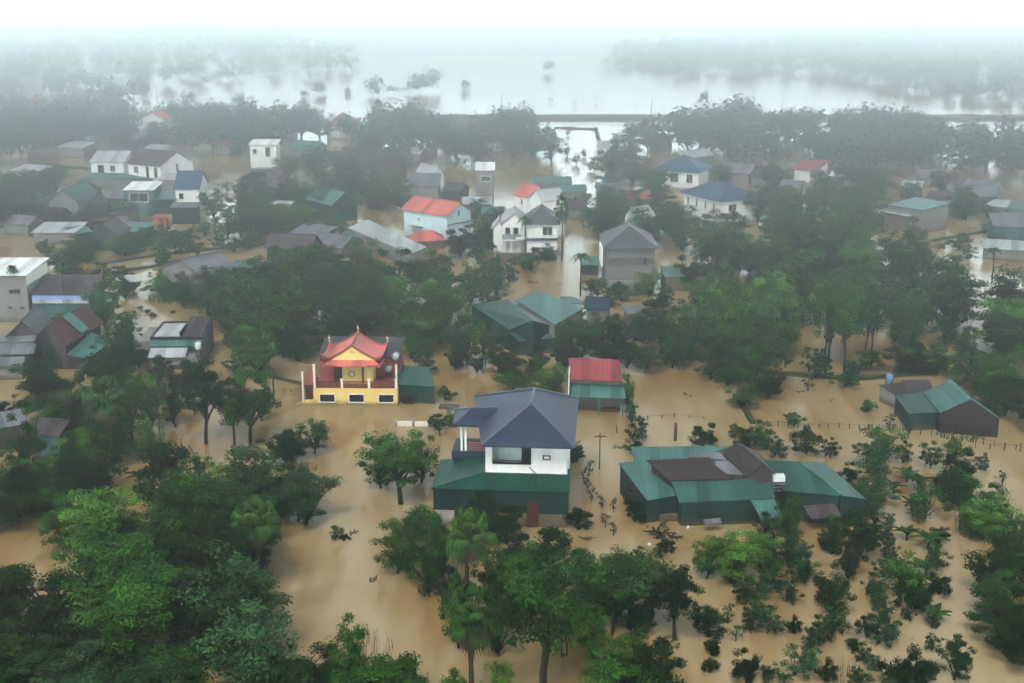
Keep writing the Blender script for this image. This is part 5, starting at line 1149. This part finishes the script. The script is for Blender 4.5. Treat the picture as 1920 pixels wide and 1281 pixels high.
# -- orchard
for k, cx, cy, r_ in (('bush', 1512, 826, 29), ('bush', 1318, 813, 28), ('bush', 1402, 823, 26), ('lime_bush', 1488, 781, 20), ('lime_bush', 1627, 756, 17), ('citrus', 1556, 842, 19), ('citrus', 1457, 842, 20), ('citrus', 1375, 808, 14),
    ('citrus', 1628, 852, 25), ('citrus', 1652, 835, 22), ('sprig', 1668, 795, 14), ('citrus', 1695, 850, 20), ('sprig', 1702, 808, 14), ('citrus', 1745, 855, 24), ('bush', 1795, 868, 34), ('bush', 1800, 915, 42), ('bush', 1770, 905, 26), ('lime_bush', 1790, 835, 22), ('citrus', 1840, 868, 16), ('sprig', 1878, 902, 13),
    ('bush', 1592, 885, 22), ('banana', 1700, 880, 26), ('banana', 1675, 905, 22), ('banana', 1722, 895, 28), ('banana', 1712, 940, 30), ('banana', 1740, 1000, 34), ('banana', 1700, 990, 26), ('banana', 1722, 960, 22), ('bush', 1760, 1005, 20), ('citrus', 1755, 1045, 22), ('banana', 1735, 1055, 30), ('banana', 1690, 1055, 24),
    ('bush', 1560, 1105, 44), ('bush', 1715, 1105, 42), ('bush', 1760, 1092, 26), ('banana', 1750, 1140, 32), ('bush', 1500, 1052, 22), ('citrus', 1475, 1040, 26), ('citrus', 1440, 1050, 24), ('citrus', 1450, 1085, 26), ('citrus', 1425, 1100, 24), ('citrus', 1395, 1110, 24), ('citrus', 1480, 1110, 22), ('citrus', 1420, 1140, 26), ('citrus', 1445, 1165, 26), ('citrus', 1405, 1165, 22), ('citrus', 1375, 1080, 20),
    ('bush', 1625, 1172, 24), ('citrus', 1660, 1185, 28), ('citrus', 1655, 1150, 20), ('bush', 1700, 1250, 44), ('bush', 1735, 1255, 30), ('bush', 1598, 1205, 16), ('bush', 1400, 1245, 34), ('bush', 1552, 1255, 24), ('citrus', 1505, 1240, 32), ('citrus', 1540, 1180, 28), ('citrus', 1565, 1165, 26), ('bush', 1490, 1170, 18), ('citrus', 1520, 1195, 22), ('citrus', 1620, 1225, 20), ('citrus', 1745, 1205, 17), ('citrus', 1440, 1262, 18),
    ('citrus', 1640, 1100, 24), ('citrus', 1660, 1065, 22), ('citrus', 1665, 1030, 20), ('banana', 1690, 1100, 22), ('citrus', 1660, 1000, 16), ('citrus', 1665, 975, 14), ('citrus', 1645, 1125, 18), ('citrus', 1700, 1150, 14), ('banana', 1720, 1080, 24), ('citrus', 1750, 1165, 14),
    ('citrus', 1545, 1010, 18), ('bush', 1560, 1020, 20), ('citrus', 1440, 985, 24), ('citrus', 1480, 1010, 22), ('citrus', 1500, 1030, 20), ('bush', 1335, 1210, 20), ('bush', 1330, 1245, 18), ('citrus', 1670, 1270, 20), ('citrus', 1610, 1270, 22), ('citrus', 1640, 1245, 14), ('sprig', 1380, 1190, 14), ('sprig', 1365, 1150, 14),
    ('banana', 1470, 1265, 20), ('citrus', 1220, 1058, 16), ('citrus', 1235, 1035, 12), ('citrus', 1198, 1040, 14), ('bush', 1250, 1020, 18), ('citrus', 1480, 955, 18)):
    bush(k, cx, cy, r_)
tree('dense', 1605, 1060, 950, 36, label='tall dark tree south of the long green shed'); tree('dense', 1625, 1035, 960, 28); tree('dense', 1590, 1085, 1010, 28); tree('grey', 1640, 950, 890, 34); tree('grey', 1600, 945, 905, 26); tree('mid', 1565, 1015, 965, 24)
tree('light', 1845, 1010, 925, 46, label='light green reedy tree at the orchard east side'); tree('airy', 1815, 1010, 960, 26)
grove([(1835, 1130), (1900, 1080), (1960, 1090), (1970, 1300), (1860, 1300), (1790, 1260), (1800, 1215)], 2.5, ['dense', 'grey', 'garden', 'mid'], 2.6, 4.0, .8)
tree('dense', 1845, 1120, 1000, 40); tree('dense', 1890, 1100, 1000, 40); tree('mid', 1915, 1020, 960, 20); tree('dense', 1790, 1275, 1190, 32); tree('citrus', 1490, 950, 905, 20)
tree('mid', 1478, 1010, 930, 26, label='thin tree standing before the farmhouse awning')
# -- middle: the big grove behind the yellow house
grove([(430, 610), (520, 565), (800, 560), (850, 610), (815, 668), (600, 668), (500, 680), (440, 650)], 4.1, ['mid', 'grey', 'mid', 'light', 'dense'], 6.0, 8.6)
grove([(395, 570), (440, 560), (450, 610), (400, 610)], 3.5, ['grey', 'dense'], 5, 6.5)
tree('light', 545, 585, 475, 55); tree('mid', 520, 560, 470, 40)
tree('column', 393, 600, 495, 14, label='tall narrow dark conifer at the west end of the big grove')
tree('mid', 905, 560, 475, 34); tree('mid', 930, 555, 485, 24); tree('mid', 880, 575, 500, 30); tree('light', 925, 580, 535, 20)
for px, yb, yt, r_, k in ((860, 690, 610, 22, 'grey'), (875, 685, 575, 26, 'grey'), (905, 690, 600, 26, 'airy'), (925, 680, 620, 24, 'grey'), (940, 700, 650, 26, 'dense'), (855, 695, 650, 16, 'dense'), (895, 700, 660, 16, 'dense'), (965, 700, 660, 20, 'dense'),
        (1000, 715, 665, 22, 'mid'), (1020, 735, 690, 24, 'light'), (1040, 740, 700, 22, 'mid'), (1010, 700, 640, 22, 'dense'), (1090, 670, 585, 36, 'mid'), (1060, 665, 600, 26, 'mid'), (1120, 665, 590, 34, 'mid'), (1150, 670, 590, 28, 'dense'), (1175, 690, 620, 34, 'dense'), (1130, 690, 640, 30, 'dense'), (1060, 690, 640, 26, 'dense'), (1175, 770, 700, 16, 'mid'), (1185, 790, 755, 14, 'mid'), (845, 800, 770, 14, 'mid'),
        (1210, 700, 640, 30, 'grey'), (1260, 690, 600, 30, 'mid'), (1200, 640, 585, 26, 'mid'), (1050, 722, 680, 16, 'light'), (985, 745, 700, 18, 'lime_bush')): tree(k, px, yb, yt, r_)
# -- middle right grove
grove([(1240, 640), (1330, 600), (1500, 575), (1700, 575), (1920, 590), (1990, 620), (1990, 760), (1895, 700), (1760, 650), (1640, 622), (1500, 628), (1460, 690), (1400, 700), (1340, 680), (1240, 685)], 4.6, ['mid', 'light', 'mid', 'grey', 'dense'], 6.0, 8.5)
tree('mid', 1410, 735, 560, 66, label='great dark leafy tree leaning over the open water'); tree('dense', 1385, 715, 590, 46); tree('light', 1350, 690, 520, 45); tree('light', 1440, 670, 500, 50); tree('dense', 1440, 748, 690, 32); tree('mid', 1395, 765, 720, 30)
for px, yb, yt in ((1545, 690, 520), (1556, 680, 525), (1580, 695, 530), (1625, 672, 535), (1690, 680, 560), (1700, 660, 540)): tree('airy', px, yb, yt, 36)
grove([(1500, 715), (1640, 700), (1660, 730), (1560, 728)], 3.0, ['mid', 'dense', 'lime_bush'], 1.6, 2.6)
grove([(1640, 700), (1740, 690), (1900, 730), (1960, 820), (1890, 790), (1780, 705), (1680, 712)], 3.2, ['dense', 'mid', 'grey'], 3.4, 5.5)
bush('sprig', 1515, 720, 14); tree('fan', 1350, 640, 525, 30, label='fan palm rising over the right middle grove', var=0); tree('fan', 1440, 600, 520, 28, label='bright fan palm crown just east of the other over the right grove', var=1)
# -- upper right grove and round the villa
grove([(1300, 480), (1370, 450), (1470, 435), (1560, 440), (1640, 475), (1780, 515), (1800, 548), (1560, 548), (1330, 560)], 5.2, ['mid', 'grey', 'mid', 'dense', 'light'], 5.2, 7.6)
grove([(1060, 455), (1120, 420), (1230, 412), (1290, 430), (1300, 470), (1240, 480), (1100, 445)], 4.8, ['mid', 'grey', 'dense'], 4.0, 6.0, .8)
grove([(850, 470), (930, 440), (935, 470), (900, 500), (850, 500)], 4.2, ['mid', 'dense'], 4.5, 6)
tree('areca', 985, 487, 412, 20, label='feather-leaved palm before the white villa'); tree('fan', 1053, 490, 388, 16, label='tall thin fan palm at the villa east corner'); tree('dense', 1025, 490, 455, 20); tree('areca', 1088, 555, 482, 26, label='feather-leaved palm leaning west of the grey block house'); tree('mid', 1118, 560, 520, 16)
tree('dense', 1300, 545, 470, 30); tree('mid', 1280, 470, 410, 26); tree('areca', 1700, 545, 470, 20, label='feather-leaved palm by the east side dyke'); tree('areca', 1860, 530, 470, 20, label='feather-leaved palm in water at the east edge'); tree('citrus', 1790, 500, 478, 14)
tree('areca', 125, 600, 500, 22, label='feather-leaved palm before the tarpaulin house'); tree('areca', 32, 600, 505, 16, label='feather-leaved palm against the tall grey house')
tree('dense', 130, 535, 470, 38); tree('mid', 190, 560, 490, 26); tree('mid', 200, 620, 520, 34); tree('mid', 120, 625, 585, 34); tree('dense', 235, 560, 520, 20); tree('mid', 230, 640, 590, 22); tree('grey', 215, 700, 610, 30); tree('dense', 260, 690, 640, 24)
tree('light', 105, 500, 460, 18); tree('lime_bush', 345, 560, 530, 34); tree('lime_bush', 300, 550, 525, 26); tree('lime_bush', 370, 575, 545, 24); tree('bush', 225, 525, 500, 22); tree('bush', 245, 545, 520, 18)
for px, yb, r_ in ((275, 578, 9), (262, 572, 8), (288, 585, 9), (250, 580, 7), (325, 580, 8)): bush('floating', px, yb, r_)
grove([(120, 480), (260, 462), (330, 452), (340, 470), (200, 482), (130, 492)], 3.6, ['light', 'mid', 'lime_bush'], 2.2, 3.8, .8)
grove([(390, 430), (560, 415), (600, 440), (480, 455), (400, 455)], 4.2, ['mid', 'grey', 'light'], 4.0, 6.0)
grove([(395, 392), (560, 378), (640, 395), (660, 420), (540, 412), (400, 420)], 4.8, ['grey', 'mid', 'dense'], 4.5, 6.5)
grove([(600, 350), (760, 350), (760, 392), (640, 400), (620, 380)], 5, ['mid', 'grey'], 4, 6, .75)
grove([(-20, 400), (60, 402), (60, 430), (-20, 450)], 4.6, ['grey', 'mid'], 5, 7); grove([(-20, 360), (80, 350), (160, 350), (160, 360), (60, 385), (-20, 390)], 5, ['grey', 'mid'], 4, 6, .7)
grove([(60, 435), (60, 425), (235, 415), (240, 430)], 5, ['mid', 'grey'], 3, 4.5, .6)
grove([(620, 300), (760, 310), (760, 345), (640, 340), (520, 350), (520, 335)], 5.5, ['grey', 'mid'], 4, 6, .55); grove([(830, 370), (880, 400), (935, 410), (960, 440), (880, 440), (880, 400)], 5, ['mid', 'grey'], 4, 6, .7)
grove([(1070, 365), (1240, 350), (1270, 390), (1100, 400)], 5.5, ['mid', 'grey'], 3.5, 5.5, .7); grove([(1410, 390), (1640, 380), (1700, 440), (1620, 445), (1420, 425)], 5.4, ['mid', 'grey'], 4.5, 6.5)
grove([(1330, 345), (1720, 345), (1880, 360), (1880, 372), (1600, 380), (1420, 372)], 6.5, ['grey', 'mid'], 3.5, 5.5, .7); grove([(1740, 395), (1850, 400), (1850, 430), (1760, 420)], 5.5, ['grey', 'mid'], 4, 6, .7)
# -- front rank of the far trees, each its own
for px, yb, yt, r_, k in ((565, 262, 190, 34, 'mid'), (600, 262, 200, 24, 'mid'), (765, 275, 192, 34, 'mid'), (735, 275, 205, 24, 'mid'), (800, 270, 225, 26, 'grey'), (455, 250, 175, 22, 'airy'), (420, 248, 190, 22, 'grey'), (355, 240, 170, 18, 'airy'), (532, 255, 195, 10, 'airy'),
        (1000, 290, 225, 34, 'mid'), (960, 300, 235, 28, 'mid'), (1035, 305, 250, 24, 'grey'), (1180, 300, 235, 34, 'mid'), (1215, 285, 222, 24, 'mid'), (1290, 280, 218, 26, 'mid'), (1370, 275, 212, 40, 'mid'), (1320, 285, 222, 22, 'grey'), (1480, 265, 202, 28, 'grey'), (1568, 262, 203, 18, 'grey'), (1620, 270, 210, 24, 'mid'), (1690, 275, 205, 34, 'mid'), (1740, 280, 222, 30, 'mid'), (1150, 335, 262, 34, 'mid'), (1185, 350, 280, 34, 'grey'),
        (1400, 262, 200, 20, 'grey'), (130, 290, 205, 44, 'grey'), (60, 280, 210, 34, 'grey'), (230, 290, 205, 50, 'grey'), (300, 285, 222, 30, 'grey'), (1900, 300, 235, 30, 'grey'), (860, 300, 235, 34, 'grey'), (700, 300, 240, 34, 'grey')): tree(k, px, yb, yt, r_)
tree('fan', 711, 262, 202, 13, label='far fan palm silhouetted against the pale river')
for px, yb, r_ in ((1064, 250, 5), (1080, 300, 9), (1095, 288, 7), (1110, 310, 12), (1062, 285, 8)): bush('citrus', px, yb, r_)

# small garden trees and bushes between the houses and along the grove edges
for poly, sp, f in (([(60, 470), (340, 448), (600, 420), (660, 430), (560, 470), (340, 500), (120, 510)], 3.4, .55), ([(0, 350), (240, 356), (240, 440), (0, 452)], 4.6, .5), ([(380, 350), (640, 342), (760, 395), (740, 420), (620, 418), (400, 405)], 4.0, .6),
        ([(830, 380), (960, 400), (940, 470), (860, 470)], 3.6, .6), ([(1000, 385), (1280, 372), (1290, 430), (1060, 440)], 4.0, .65), ([(940, 490), (1130, 500), (1110, 545), (1040, 540), (900, 530)], 4.2, .3),
        ([(1100, 545), (1290, 552), (1330, 600), (1180, 650), (1110, 600)], 3.4, .55), ([(420, 680), (600, 672), (820, 670), (830, 690), (600, 684), (440, 705)], 2.4, .6), ([(1200, 680), (1420, 705), (1450, 740), (1380, 730), (1220, 700)], 2.4, .65),
        ([(1490, 690), (1760, 680), (1800, 705), (1500, 718)], 2.6, .7), ([(1560, 620), (1900, 640), (1920, 700), (1760, 680), (1600, 650)], 4.0, .55), ([(200, 590), (270, 600), (270, 690), (200, 690)], 3.0, .6), ([(80, 610), (200, 600), (260, 700), (180, 720)], 3.4, .4),
        ([(700, 690), (1050, 700), (1040, 740), (840, 735)], 4.4, .3), ([(300, 520), (400, 545), (420, 600), (360, 590), (290, 545)], 2.8, .7), ([(1330, 830), (1700, 860), (1650, 880), (1640, 990), (1600, 900), (1560, 862)], 3.4, .25), ([(1640, 820), (1860, 850), (1880, 960), (1700, 1250), (1600, 1270)], 3.4, .16), ([(1230, 1020), (1560, 1010), (1560, 1270), (1290, 1280)], 3.6, .15), ([(1740, 380), (1920, 395), (1920, 500), (1800, 520)], 4.4, .45)):
    grove(poly, sp, ['garden', 'garden', 'lime_bush', 'citrus'], 1.8, 3.4, f)
for poly in ([(60, 890), (250, 900), (240, 960), (60, 950)], [(480, 1050), (520, 1060), (500, 1200), (470, 1200)]): grove(poly, 3.0, ['garden', 'mid'], 2.4, 3.6, .6)
# -- far woods: one mass each, built of many crowns
def woods(name, label, areas, leaf, per, h0, h1, mats, dens, seed, ztop=0):
    rs = np.random.RandomState(seed); C, N, T, S = [], [], [], []
    for poly in areas:
        wp = [(P(x, y).x, P(x, y).y) for x, y in poly]; xs = [a for a, _ in wp]; ys = [b for _, b in wp]; area = (max(xs) - min(xs)) * (max(ys) - min(ys))
        for _ in range(int(area / dens)):
            x, y = rs.uniform(min(xs), max(xs)), rs.uniform(min(ys), max(ys))
            if not inside(x, y, wp): continue
            nz = .5 + .5 * math.sin(x * .11 + 2.1 * math.sin(y * .07 + seed)) * math.cos(y * .09 + 1.7 * math.sin(x * .05))
            if seed == 3 and nz < .36 and rs.rand() < .8: continue
            h = rs.uniform(h0, h1) * (.62 + .6 * nz); r_ = h * rs.uniform(.32, .5); k = per; tn = rs.rand()
            d = rs.normal(size=(k, 3)); d /= np.linalg.norm(d, axis=1, keepdims=True); d[:, 2] = np.where(d[:, 2] < -.5, -d[:, 2], d[:, 2])
            lob = 1 + .25 * np.sin(4 * np.arctan2(d[:, 1], d[:, 0]) + rs.rand() * 6)[:, None]
            C.append(np.array([x, y, h * .55]) + d * np.array([r_, r_, h * .45]) * lob * rs.uniform(.7, 1.08, (k, 1))); N.append(d + np.array([0, 0, .5]) + rs.normal(size=(k, 3)) * .4); T.append(np.clip(tn + rs.normal(size=k) * .15, 0, 1)); S.append(np.full(k, leaf * h / 7))
    C = np.concatenate(C); N = np.concatenate(N); T = np.concatenate(T); S = np.concatenate(S)
    o = link(name, leaf_mesh(name, C, N, S * rs.uniform(.7, 1.4, len(C)), S * rs.uniform(.6, .9, len(C)), T, mats)); tag(o, label, 'woods', kind='stuff'); return o
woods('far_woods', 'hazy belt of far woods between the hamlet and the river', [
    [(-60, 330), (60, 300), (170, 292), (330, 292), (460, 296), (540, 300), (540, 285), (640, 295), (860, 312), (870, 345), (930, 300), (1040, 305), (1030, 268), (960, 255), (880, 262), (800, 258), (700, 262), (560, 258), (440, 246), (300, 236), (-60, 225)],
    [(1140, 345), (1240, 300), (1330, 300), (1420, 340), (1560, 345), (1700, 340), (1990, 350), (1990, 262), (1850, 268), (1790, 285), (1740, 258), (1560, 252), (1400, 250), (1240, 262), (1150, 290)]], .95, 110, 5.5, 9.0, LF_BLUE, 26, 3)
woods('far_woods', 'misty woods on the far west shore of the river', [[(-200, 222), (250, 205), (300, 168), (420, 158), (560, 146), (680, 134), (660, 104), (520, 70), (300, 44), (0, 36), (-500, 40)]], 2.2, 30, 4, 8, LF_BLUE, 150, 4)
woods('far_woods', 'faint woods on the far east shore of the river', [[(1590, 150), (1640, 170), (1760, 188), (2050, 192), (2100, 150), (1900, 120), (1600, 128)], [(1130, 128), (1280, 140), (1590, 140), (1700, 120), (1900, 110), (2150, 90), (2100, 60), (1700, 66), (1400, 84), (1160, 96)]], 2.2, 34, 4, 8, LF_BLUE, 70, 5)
for i, (px, py, n, w, h_) in enumerate(((800, 172, 9, 60, 9), (705, 178, 3, 26, 7), (750, 176, 4, 40, 4), (870, 170, 4, 30, 4), (572, 182, 2, 14, 2.5), (598, 176, 2, 12, 5), (654, 178, 2, 8, 2.5), (1030, 140, 3, 16, 6), (1033, 194, 2, 8, 2.5), (1120, 192, 4, 24, 3), (1310, 195, 5, 28, 4.5), (1193, 202, 2, 8, 2.2), (1330, 156, 4, 24, 4), (1080, 197, 2, 10, 2))):
    a = P(px - w / 2, py + 4); b_ = P(px + w / 2, py - 4)
    poly = [(px - w / 2, py + 4), (px + w / 2, py + 4), (px + w / 2, py - 4), (px - w / 2, py - 4)]
    ar = (b_.x - a.x) * (b_.y - a.y)
    woods('islet_thicket', 'drowned thicket out in the pale river %s' % ('beside the largest one' if i in (1, 2, 3) else 'the largest of all' if i == 0 else 'well apart, number %d going outwards' % (i - 3)), [poly], 1.4, 60, h_ * .6, h_, LF_BLUE, max(4, ar / n), 20 + i)

# -- low weeds, reeds and dead twigs
def tuft(name, label, cat, px, py, R_, H_, mat, n=160, w=.03, lean=.5, seed=1):
    o = link(name, blades(seed, n, R_, H_, mat, w, lean)); o.location = P(px, py); tag(o, label, cat, kind='stuff')
tuft('reeds', 'light green reeds standing in water on the orchard east side', 'reeds', 1850, 1000, 2.2, 2.6, LF_LIGHT, 320, .035, .5, 2)
tuft('dead_twigs', 'reddish dead twigs in water at the bottom centre', 'twigs', 690, 1225, 1.8, 1.6, LF_DRY, 70, .012, .9, 3)
tuft('dead_twigs', 'pale dry twigs beside the lowest orchard bushes', 'twigs', 1590, 1275, 1.4, 1.5, LF_DRY, 70, .012, .8, 4)
tuft('weeds', 'sunken yellowish weeds in front of the teal barn', 'weeds', 1800, 815, 2.2, .5, LF_MID, 220, .03, .8, 5)
tuft('weeds', 'green weeds on the bank between the two groves on the west', 'weeds', 330, 560, 3.5, .8, LF_LIGHT, 420, .04, .8, 6)
tuft('weeds', 'drowned weeds below the left post fence', 'weeds', 560, 880, 1.6, .5, LF_DRY, 90, .02, .9, 7)

rs = np.random.RandomState(77); C = []
for _ in range(260):          # leaves and scum drifting in loose rafts
    p = P(rs.uniform(-20, 1940), rs.uniform(700, 1290)); n_ = rs.randint(3, 16); a = rs.uniform(-.6, .6); sp = rs.uniform(.3, 1.3)
    for _k in range(n_):
        q = rs.normal() * sp; C.append((p.x + q * math.cos(a) + rs.normal() * .12, p.y + q * math.sin(a) + rs.normal() * .12, .012))
C = np.array(C); n = len(C)
o = link('floating_leaves', leaf_mesh('floating_leaves', C, np.tile([0, 0, 1.0], (n, 1)) + rs.normal(size=(n, 3)) * .08, rs.uniform(.06, .22, n), rs.uniform(.04, .12, n), rs.rand(n), LF_DRY)); tag(o, 'leaves and scum drifting in loose rafts on the flood', 'floating leaves', kind='stuff')

# ---------------------------------------------------------------- labels of the plants: what they look like and what they stand beside
LANDMARKS += [(s, P(*q)) for s, q in (('the left woods', (300, 1200)), ('the bottom centre palms', (880, 1280)), ('the lower orchard', (1560, 1240)), ('the orchard rows', (1690, 1040)), ('the orchard fence', (1600, 815)), ('the big middle grove', (650, 620)), ('the right grove', (1560, 600)), ('the upper right grove', (1500, 490)), ('the far causeway', (1300, 235)), ('the east edge thicket', (1900, 1180)), ('the brushwood heap', (1245, 1010)), ('the west dyke', (300, 480)), ('the hamlet gap', (1090, 290)), ('the far west trees', (150, 290)))]
def size_word(k, h):
    lo, hi = {'bush': (2.0, 3.0), 'lime_bush': (2.0, 2.8), 'citrus': (1.8, 2.6), 'banana': (2.0, 2.6), 'sprig': (1.4, 2.2), 'floating': (.5, .9)}.get(k, (4.2, 6.6))
    return 'small ' if h < lo else 'tall ' if h > hi and k not in ('bush', 'lime_bush') else 'large ' if h > hi else ''
buckets = {}
for pl in PLANTS:
    o, k, h_, lab = pl
    if lab: o['label'] = lab; continue
    lm = min(LANDMARKS, key=lambda a: (a[1] - o.location).length); d = o.location - lm[1]
    rel = ('behind' if d.y > 0 else 'in front of') if abs(d.y) > abs(d.x) * 1.6 else ('east of' if d.x > 0 else 'west of')
    base = size_word(k, h_) + DESC[k][1].replace('tall narrow', 'narrow')
    buckets.setdefault((base, rel, lm[0]), []).append(o)
ORD = ['nearest', 'second nearest', 'third nearest', 'fourth nearest', 'fifth nearest', 'sixth nearest', 'seventh nearest', 'eighth nearest', 'ninth nearest', 'tenth nearest']
for (base, rel, lm), os_ in buckets.items():
    os_.sort(key=lambda o: o.location.y)
    for i, o in enumerate(os_):
        if len(os_) == 1: o['label'] = '%s %s %s' % (base, rel, lm)
        elif i < 10: o['label'] = '%s of the %ss %s %s' % (ORD[i], base, rel, lm)
        else: o['label'] = '%s deep %s %s' % (base, rel, lm); o['group'] = '%ss %s %s' % (base, rel, lm)
GN = {'tree': 'trees in the flooded gardens and groves', 'bush': 'bushes standing in the flood', 'sapling': 'saplings standing in the flood', 'clump': 'drowned leafy clumps', 'palm': 'palms over the village', 'banana plant': 'banana plants in the orchard', 'bamboo': 'bamboo clumps', 'conifer': None}
for pl in PLANTS:
    o = pl[0]
    if 'group' not in o and GN.get(o['category']): o['group'] = GN[o['category']]

# ---------------------------------------------------------------- haze
hz = MB().box(-4500, 4500, -250, 5500, -2.8, 44).make('haze', None); tag(hz, kind='stuff')
m = bpy.data.materials.new('haze_air'); m.use_nodes = True; nt = m.node_tree; nt.nodes.clear()
pv = nt.nodes.new('ShaderNodeVolumePrincipled'); pv.inputs['Color'].default_value = (0.945, 0.98, 0.988, 1); pv.inputs['Density'].default_value = HAZE; pv.inputs['Anisotropy'].default_value = 0.955
mo = nt.nodes.new('ShaderNodeOutputMaterial'); nt.links.new(pv.outputs[0], mo.inputs['Volume']); hz.data.materials.append(m)
print('PLANTS', len(PLANTS))
from collections import Counter
print(Counter(p[1] for p in PLANTS))
